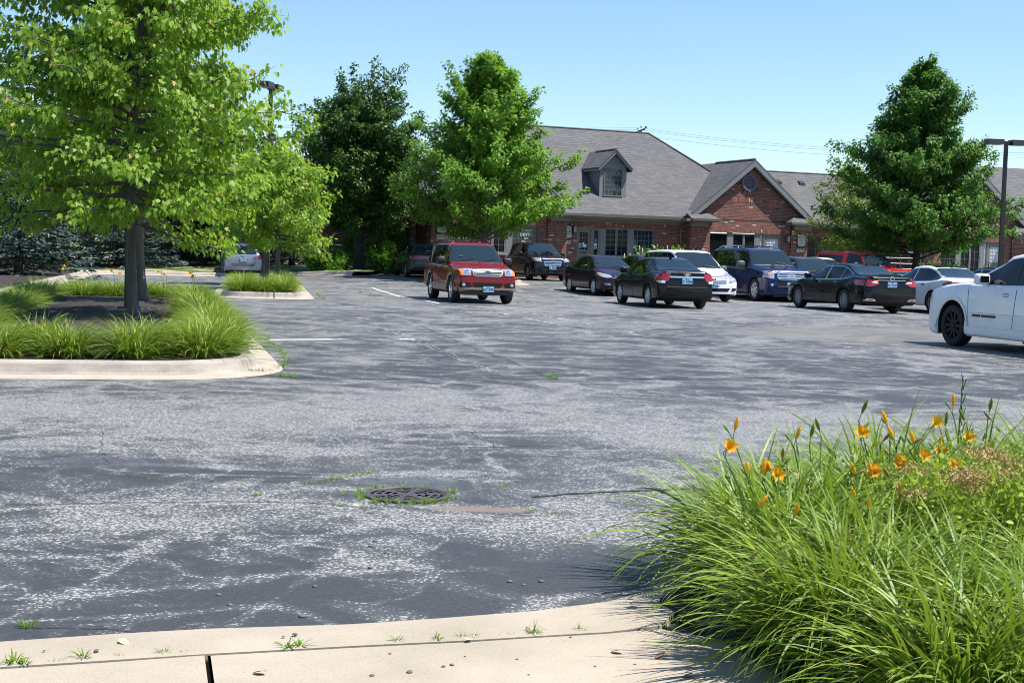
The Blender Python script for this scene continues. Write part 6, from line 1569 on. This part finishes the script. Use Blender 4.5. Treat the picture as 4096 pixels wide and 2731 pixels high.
flowers = [(500, 395, 5.9, 'F'), (745, 520, 6.2, 'F'), (785, 490, 6.5, 'F'), (1195, 310, 7.4, 'F'), (1560, 270, 8.0, 'F'), (1735, 330, 7.9, 'F'), (1620, 405, 7.5, 'F'), (1480, 425, 7.1, 'F'), (1250, 490, 6.9, 'F'), (1612, 490, 7.2, 'F'), (1668, 485, 7.0, 'F'), (1400, 450, 7.0, 'F'), (1425, 655, 6.5, 'B'),
           (1185, 660, 6.1, 'B'), (655, 715, 5.6, 'B'), (845, 760, 5.7, 'B'), (1785, 1510, 4.6, 'F'), (1350, 280, 7.6, 'B'), (1385, 360, 7.3, 'B'), (1670, 190, 8.1, 'B'), (550, 320, 6.0, 'B'), (860, 360, 6.8, 'B'), (1440, 365, 7.2, 'D'), (1300, 350, 7.4, 'D'), (1190, 230, 7.5, 'G'), (605, 955, 5.2, 'D'), (1005, 940, 5.3, 'G'), (1125, 1295, 4.8, 'G'),
           (1525, 1245, 4.8, 'D'), (1630, 1350, 4.7, 'D'), (1355, 1180, 5.0, 'D'), (1380, 1090, 5.1, 'D'), (770, 880, 5.5, 'D'), (1395, 700, 6.2, 'D'), (1290, 730, 6.1, 'D'), (1135, 525, 6.6, 'D'), (1190, 540, 6.6, 'B'), (1210, 560, 6.6, 'B'), (1265, 555, 6.7, 'B'), (1355, 535, 6.8, 'D'), (800, 440, 6.7, 'D'), (1000, 315, 7.2, 'G'), (940, 350, 7.0, 'G'), (1850, 215, 8.0, 'G'), (1875, 240, 8.0, 'D'), (1745, 265, 7.9, 'G'), (1630, 285, 7.9, 'G'), (1240, 718, 6.0, 'B'), (1465, 770, 6.0, 'D'), (870, 1000, 5.4, 'D'), (850, 1090, 5.2, 'D'), (1975, 900, 5.6, 'D'), (1480, 380, 7.2, 'B'), (1590, 400, 7.5, 'B'), (700, 545, 6.2, 'B'), (640, 540, 6.1, 'B')]
for zx, zy, Y, k in flowers:
    p = at(2500 + zx * .785, 1500 + zy * .785, Y)
    x, y, o = min(FG, key=lambda c: (c[0] - p.x - .05) ** 2 + (c[1] - Y) ** 2)
    Mi = (Matrix.Translation(o.location) @ Matrix.Rotation(o.rotation_euler.z, 4, 'Z') @ Matrix.Scale(o.scale.x, 4)).inverted(); q = Mi @ p
    d = (pick.uniform(-.9, .7), -.9, pick.uniform(.1, .7))
    hd = {'F': [(FM, 'flower', d, .92), (BG, 'flower_bud', (.5, .3, .8), .9)], 'B': [(BM_, 'flower_bud', (pick.uniform(-.6, .6), -.2, 1), 1.25), (BG, 'flower_bud', (-.5, .2, .7), .8)], 'D': [(DM, 'flower_bud', (pick.uniform(-.8, .8), -.3, .5), 1.1), (DM, 'flower_bud', (.5, .2, -.6), .8)], 'G': [(BG, 'flower_bud', (pick.uniform(-.5, .5), -.2, 1), 1.3)]}[k]
    scape(o, (q.x * .25, q.y * .25, .05), q, hd)
# tall gladiolus like stem
gs = thing('grass_stem', 'single tall leafy stem rising above the back daylilies', 'plant', (at(3845, 1900, 8.0).x, 8.0, .07))
gtop = at(3853, 1500, 8.0) - gs.location; b = MB(); b.tube([(0, 0, 0), gtop * .5 + Vector((-.02, 0, 0)), gtop], [.006, .005, .002], 5); b.build('stem', M['lily_deep'], gs, 60)
b = MB()
for k in range(11):
    q = .45 + .05 * k; p = gtop * q; sg = 1 if k % 2 else -1; b.add([p + Vector((-.005, 0, 0)), p + Vector((.005, 0, 0)), p + Vector((sg * .016, -.01, .06)), p + Vector((sg * .014, 0, .06))], [(0, 1, 2, 3)])
b.build('leaf_blades', M['lily_deep'], gs)
# gold spirea mounds with faded flower heads
for i, (px, py, Y, s) in enumerate(((3900, 2040, 6.6, (.40, .34, .42)), (4040, 2230, 6.0, (.38, .34, .46)), (3740, 2130, 6.25, (.28, .26, .38)))):
    p = at(px, py, Y); o = shrub('spirea_shrub', ('gold leaved spirea mound behind the foreground daylilies', 'gold leaved spirea mound with tan flower heads at the right edge', 'small gold green spirea mound nearest the daylily blades')[i], (p.x, Y, .07), (s[0], s[1], s[2] + .08), 'leaf_spirea', 4600, .032, 50 + i, OVAL, clumps=60)
    P = []; rgl = np.random.default_rng(60 + i)
    for k in range((6, 9, 4)[i]):
        a = rgl.uniform(0, 6.28); rr = rgl.uniform(.1, .9); c_ = np.array((s[0] * rr * math.cos(a), s[1] * rr * math.sin(a) - .08, (s[2] + .08) * math.sqrt(max(.05, 1 - rr * rr * .7)) + .08)); m_ = 220; P.append(c_ + rgl.normal(0, 1, (m_, 3)) * np.array((.045, .045, .014)))
    P = np.concatenate(P); rng = rgl; link('flower_heads', leaf_mesh('flower_heads', P, rv(len(P)) + np.array((0, 0, .5)), rv(len(P)) + np.array((0, 0, 1)), np.full(len(P), .013), OVAL), M['corymb'], o)
# ------------------------------------------------------------------ weeds, leaves, stones
rgw = np.random.default_rng(2)
wp = [blades(None, 26, .03, (.03, .10), (15, 70), (.003, .007), 3, (0, 0, 0), rgw) for _ in range(3)]
wb = [blades(None, 14, .02, (.08, .17), (20, 75), (.009, .016), 4, (0, 0, 0), rgw) for _ in range(2)]
for me in wp + wb: me.materials.append(M['weed'])
def weed(px, py, sc, label, group, protos=wp, z=.0):
    p = G(px, py, z); o = link('weed', pick.choice(protos), None); o.location = (p.x, p.y, p.z - .002); o.rotation_euler.z = pick.uniform(0, 6.28); o.scale = (sc, sc, sc * pick.uniform(.8, 1.1)); tag(o, label, 'weed', group)
for px, py, sc, k in ((62, 2655, 1.3, 1), (30, 2660, .9, 1), (98, 2662, .8, 1), (215, 2650, .6, 0), (250, 2645, .6, 0), (332, 2634, 1.0, 1), (478, 2625, .7, 0), (655, 2614, .8, 1), (735, 2612, .6, 0), (1150, 2592, 1.2, 1), (1195, 2590, 1.1, 1), (1590, 2567, .8, 1), (1748, 2561, .8, 1), (1845, 2549, .9, 0), (1895, 2548, .9, 0), (1995, 2543, .5, 0), (2135, 2533, 1.3, 0), (2125, 2535, .8, 1), (2045, 2541, .6, 0), (2318, 2522, .9, 0), (2425, 2517, .4, 0)):
    weed(px, py, sc * .46, 'green weed growing in the joint between kerb and pavement', 'weeds in the pavement joint', wb if k else wp, .02)
for px, py, sc in ((108, 2505, 1.1), (95, 2508, .8), (130, 2508, .6), (2455, 2415, .9), (725, 2532, .6), (1125, 2520, .4)): weed(px, py, sc * .6, 'wispy weed in the crack where asphalt meets the near kerb', 'weeds at the asphalt edge')
for a in range(0, 360, 14):
    if pick.random() < .85:
        rr = RG + pick.uniform(.01, .05); q = gp + Vector((rr * math.cos(R(a)), rr * math.sin(R(a)), 0)); o = link('weed', pick.choice(wp), None); o.location = q; o.scale = (pick.uniform(.35, .85),) * 3; o.rotation_euler.z = pick.uniform(0, 6); tag(o, 'little weed tuft around the drain grate', 'weed', 'weeds round the drain')
for i in range(14):
    px, py = 1215 + 275 * i / 13, 1934 - 46 * (i / 13) ** 1.2 + pick.uniform(-3, 3); weed(px, py, pick.uniform(.25, .5), 'little weed in the curved crack left of the drain grate', 'weeds in the curved crack')
for px, py in ((1145, 1953), (1020, 1980), (1035, 1982), (600, 1918), (645, 1921), (2635, 1962), (1450, 2036), (2213, 2055), (2115, 2050), (1360, 2025), (1378, 1978), (2000, 1950), (2020, 1945)): weed(px, py, pick.uniform(.3, .6), 'isolated small weed in the worn asphalt', 'scattered asphalt weeds')
rim = [(1020, 1492), (1050, 1492), (1085, 1488), (1105, 1478), (1125, 1470), (1140, 1460), (1146, 1448), (1140, 1432), (1128, 1418), (1115, 1404), (1102, 1392), (1090, 1380), (1080, 1372), (1070, 1362), (1112, 1505), (1150, 1508), (1180, 1512)]
for px, py in rim: weed(px + pick.uniform(-4, 4), py, pick.uniform(.9, 1.5), 'yellow green grass tuft at the right end of the near island kerb', 'grass at the near island kerb')
for px, py in ((1265, 1180), (1278, 1186), (1290, 1191), (1297, 1196), (1270, 1178), (1445, 1172), (1480, 1176), (2070, 1212), (2110, 1210), (1440, 1168), (2200, 1512), (2220, 1516), (2020, 1206), (270, 1492), (262, 1505)): weed(px, py, pick.uniform(.9, 1.6), 'sparse grass tuft in the lot beyond the near island', 'grass tufts in the lot')
b = MB(); bm = bmesh.new(); bmesh.ops.create_icosphere(bm, subdivisions=2, radius=1)
for v in bm.verts: v.co = Vector((v.co.x * 1.3, v.co.y, v.co.z * .6)) * random.uniform(.85, 1.12)
pm_ = bpy.data.meshes.new('pebble'); bm.to_mesh(pm_); bm.free(); pm_.materials.append(noisy('grey_pebble', (.09, .08, .07), (.2, .18, .16), 30, 90, .9)); pm_.polygons.foreach_set('use_smooth', [True] * len(pm_.polygons))
for px, py, s in ((1638, 2689, .013), (1488, 2702, .010), (1774, 2666, .009), (1808, 2660, .010), (1560, 2614, .007), (2282, 2548, .007), (2108, 2510, .006), (2068, 2636, .006), (2380, 2665, .006), (385, 2603, .011), (1180, 2538, .012), (1134, 2546, .007), (2540, 2657, .006), (1860, 2625, .006), (176, 2602, .006), (2115, 2698, .005)):
    p = G(px, py, .03); o = link('pebble', pm_, None); s *= .75; o.location = (p.x, p.y, .03 + s * .3); o.scale = (s,) * 3; o.rotation_euler = (0, 0, pick.uniform(0, 6)); tag(o, 'small grey pebble on the pale pavement', 'pebble', 'pebbles on the pavement')
for px, py, s in ((2040, 2327, .011), (2165, 2327, .012), (2095, 2340, .009), (1548, 2213, .011), (1485, 2186, .012), (1500, 2165, .011), (1482, 2272, .012), (2420, 2372, .007), (875, 2380, .010), (920, 2421, .011), (1210, 2467, .013), (1258, 2346, .010)):
    p = G(px, py, 0); o = link('pebble', pm_, None); o.location = (p.x, p.y, s * .3); o.scale = (s,) * 3; o.rotation_euler = (0, 0, pick.uniform(0, 6)); tag(o, 'small pebble lying on the near asphalt', 'pebble', 'pebbles on the asphalt')
lm = leaf_mesh('fallen_leaf', np.zeros((1, 3)), np.array([[1., 0, 0]]), np.array([[0, 0, 1.]]), np.array([.06]), OVAL, .3); lm.materials.append(mat('fallen_pale_leaf', (.42, .48, .25), .6))
ld = lm.copy(); ld.materials.clear(); ld.materials.append(mat('fallen_brown_leaf', (.22, .12, .06), .7))
for px, py, me, lb, z in ((1408, 2018, lm, 'pale green leaf lying left of the drain grate', .006), (1868, 2556, lm, 'round pale green leaf on the pavement joint', .045), (475, 2553, lm, 'pale leaf on the near kerb edge', .035), (2500, 2600, ld, 'curled brown leaf in the shadow of the daylilies', .045), (2660, 2605, ld, 'brown dry leaf on the pavement at the daylily bed', .045), (2790, 2690, ld, 'brown leaf on the pavement close to the bottom of the daylilies', .045), (1070, 2683, ld, 'small yellow brown leaf on the pavement slab', .045)):
    p = G(px, py, z); o = link('fallen_leaf', me, None); o.location = p; o.rotation_euler = (.2, .1, pick.uniform(0, 6)); tag(o, lb, 'leaf')

# ------------------------------------------------------------------ lamp posts
def lamp(label, x, y, z, top, heads, tilt=0.):
    t = thing('lamp_post', label, 'lamp post', (x, y, z), 0, 'parking lot lamp posts'); h_ = top - z
    b = MB(); b.box(-.30, .30, -.30, .30, -.1, .10); b.build('concrete_base', M['curbcon'], t)
    b = MB(); b.box(-.16, .16, -.16, .16, .10, .125); b.box(-.065, .065, -.065, .065, .125, h_ + .04); b.build('pole', M['bronze'], t)
    for a in heads:
        d = Vector((math.cos(a), math.sin(a), 0)); s = Vector((-d.y, d.x, 0)); b = MB()
        c_ = d * .48 + Vector((0, 0, h_ - .02)); b.obox(d * .12 + Vector((0, 0, h_ - .02)), d * .055, s * .045, Vector((0, 0, .05)))
        vs = [c_ + d * (i * .30) + s * (j * .19) + Vector((0, 0, .12)) for i, j in ((-1, -1), (1, -1), (1, 1), (-1, 1))] + [c_ + d * (i * .32) + s * (j * .21) + Vector((0, 0, -.07)) for i, j in ((-1, -1), (1, -1), (1, 1), (-1, 1))]
        b.add(vs, [(0, 1, 2, 3), (0, 4, 5, 1), (1, 5, 6, 2), (2, 6, 7, 3), (3, 7, 4, 0), (4, 7, 6, 5)]); hd = b.build('lamp_head', M['bronze'], t)
        b = MB(); b.obox(c_ + Vector((0, 0, -.078)), d * .26, s * .16, Vector((0, 0, .006))); b.build('lamp_lens', M['lens'], hd)
    return t
lamp('dark bronze lamp post on the near island beside the front maple trunk', -6.58, 24.4, .24, 6.4, (R(80), R(260)))
lamp('dark bronze lamp post on the far island, its boxy head against the sky', -8.68, 50.2, .24, 7.0, (R(80), R(260)))
p = at(4003, 1000, 54.); lamp('dark bronze twin headed lamp post at the right edge', p.x, 54., gz(p.x, 54), 6.15, (R(10), R(190)))
# ------------------------------------------------------------------ pipe railings
def railing(label, M_, L_, H_, n, zs_, diag):
    t = thing('pipe_railing', label, 'railing', M_[0], M_[1]); b = MB()
    for k in range(n + 1): b.tube([(L_ * k / n, 0, 0), (L_ * k / n, 0, H_)], .022, 6)
    b.build('posts', M['steel'], t, 60); 
    for z in zs_: b = MB(); b.tube([(0, 0, z), (L_, 0, z)], .02, 6); b.build('rail', M['steel'], t, 60)
    if diag: b = MB(); b.tube([(0, -.03, H_ * .72), (L_ * .36, -.03, 0)], .018, 6); b.build('brace', M['steel'], t, 60)
p = at(1185, 1042, 73.); railing('grey pipe railing on a concrete ledge before the shaded brick wall at left', ((p.x, 73., p.z), R(0)), 3.6, .86, 2, (.86, .6, .36, .13), True)
b = MB(); b.box(p.x - .15, p.x + 4.6, 72.8, 73.25, .1, p.z); tag(b.build('concrete_ledge', M['curbcon']), 'low concrete ledge carrying the pipe railing', 'ledge')
p = at(3520, 1052, 68.5); railing('pale pipe railing beside the red pickup truck', ((p.x, 68.5, p.z - .45), R(20)), 2.3, 1.0, 2, (1.0, .72, .45, .2), True)
# ------------------------------------------------------------------ power line beyond the roof
Y_ = 112.
up_ = thing('utility_pole', 'wooden utility pole whose crossarm and insulators show over the roof ridge', 'utility pole', (at(2562, 520, Y_).x, Y_, 0)); zt_ = at(2562, 524, Y_).z
b = MB(); b.tube([(0, 0, 0), (0, 0, zt_ + .05)], [.17, .13], 8); b.build('pole', M['bark_dark'], up_, 60)
b = MB(); b.obox((-.05, 0, zt_ + .0), (.42, 0, .17), (0, .06, 0), (-.02, 0, .06)); b.build('crossarm', M['bark_dark'], up_)
for x, z in ((-.22, .12), (.05, .26), (.42, .22)):
    b = MB(); b.lathe([(.02, 0), (.02, .05), (.09, .08), (.09, .16), (.05, .2), (.001, .21)], 8, c=(x, 0, zt_ + z - .05)); b.build('insulator', M['lens'] if x < .3 else M['bronze'], up_)
for i, (l0, l1, l2, l3) in enumerate((((-700, 330), (1090, 458), (1700, 512), (2568, 512)), ((-700, 342), (1090, 470), (1700, 520), (2560, 520)), ((-700, 480), (1090, 640), (1700, 700), (2548, 560)))):
    if i == 2: continue
    P0 = at(2568 - 12 * i, 512 + 7 * i, Y_); PL = at(-700, 430 + 10 * i, Y_)
    b = MB(); pts = []
    for k in range(25):
        q = k / 24; v = P0.lerp(PL, q); v.z -= 1.25 * 4 * q * (1 - q) * .42; pts.append(v)
    b.tube(pts, .009, 4); tag(b.build('power_cable', M['black']), ('upper' if i == 0 else 'lower') + ' power cable running left from the utility pole', 'cable')
for i, (a, m_, e) in enumerate((((2574, 514), (3400, 597), (4500, 596)), ((2574, 522), (3400, 606), (4500, 606)), ((2600, 546), (3400, 624), (4500, 612)))):
    A_, B_, C_ = at(*a, Y_), at(*m_, Y_), at(*e, Y_); pts = []
    for k in range(25):
        x = A_.x + (C_.x - A_.x) * k / 24; l = lambda p_, q_, s_: (x - q_.x) * (x - s_.x) / ((p_.x - q_.x) * (p_.x - s_.x)); pts.append((x, Y_, A_.z * l(A_, B_, C_) + B_.z * l(B_, A_, C_) + C_.z * l(C_, A_, B_)))
    b = MB(); b.tube(pts, .009, 4); tag(b.build('power_cable', M['black']), ('topmost', 'middle', 'lowest')[i] + ' power cable running right from the utility pole', 'cable')
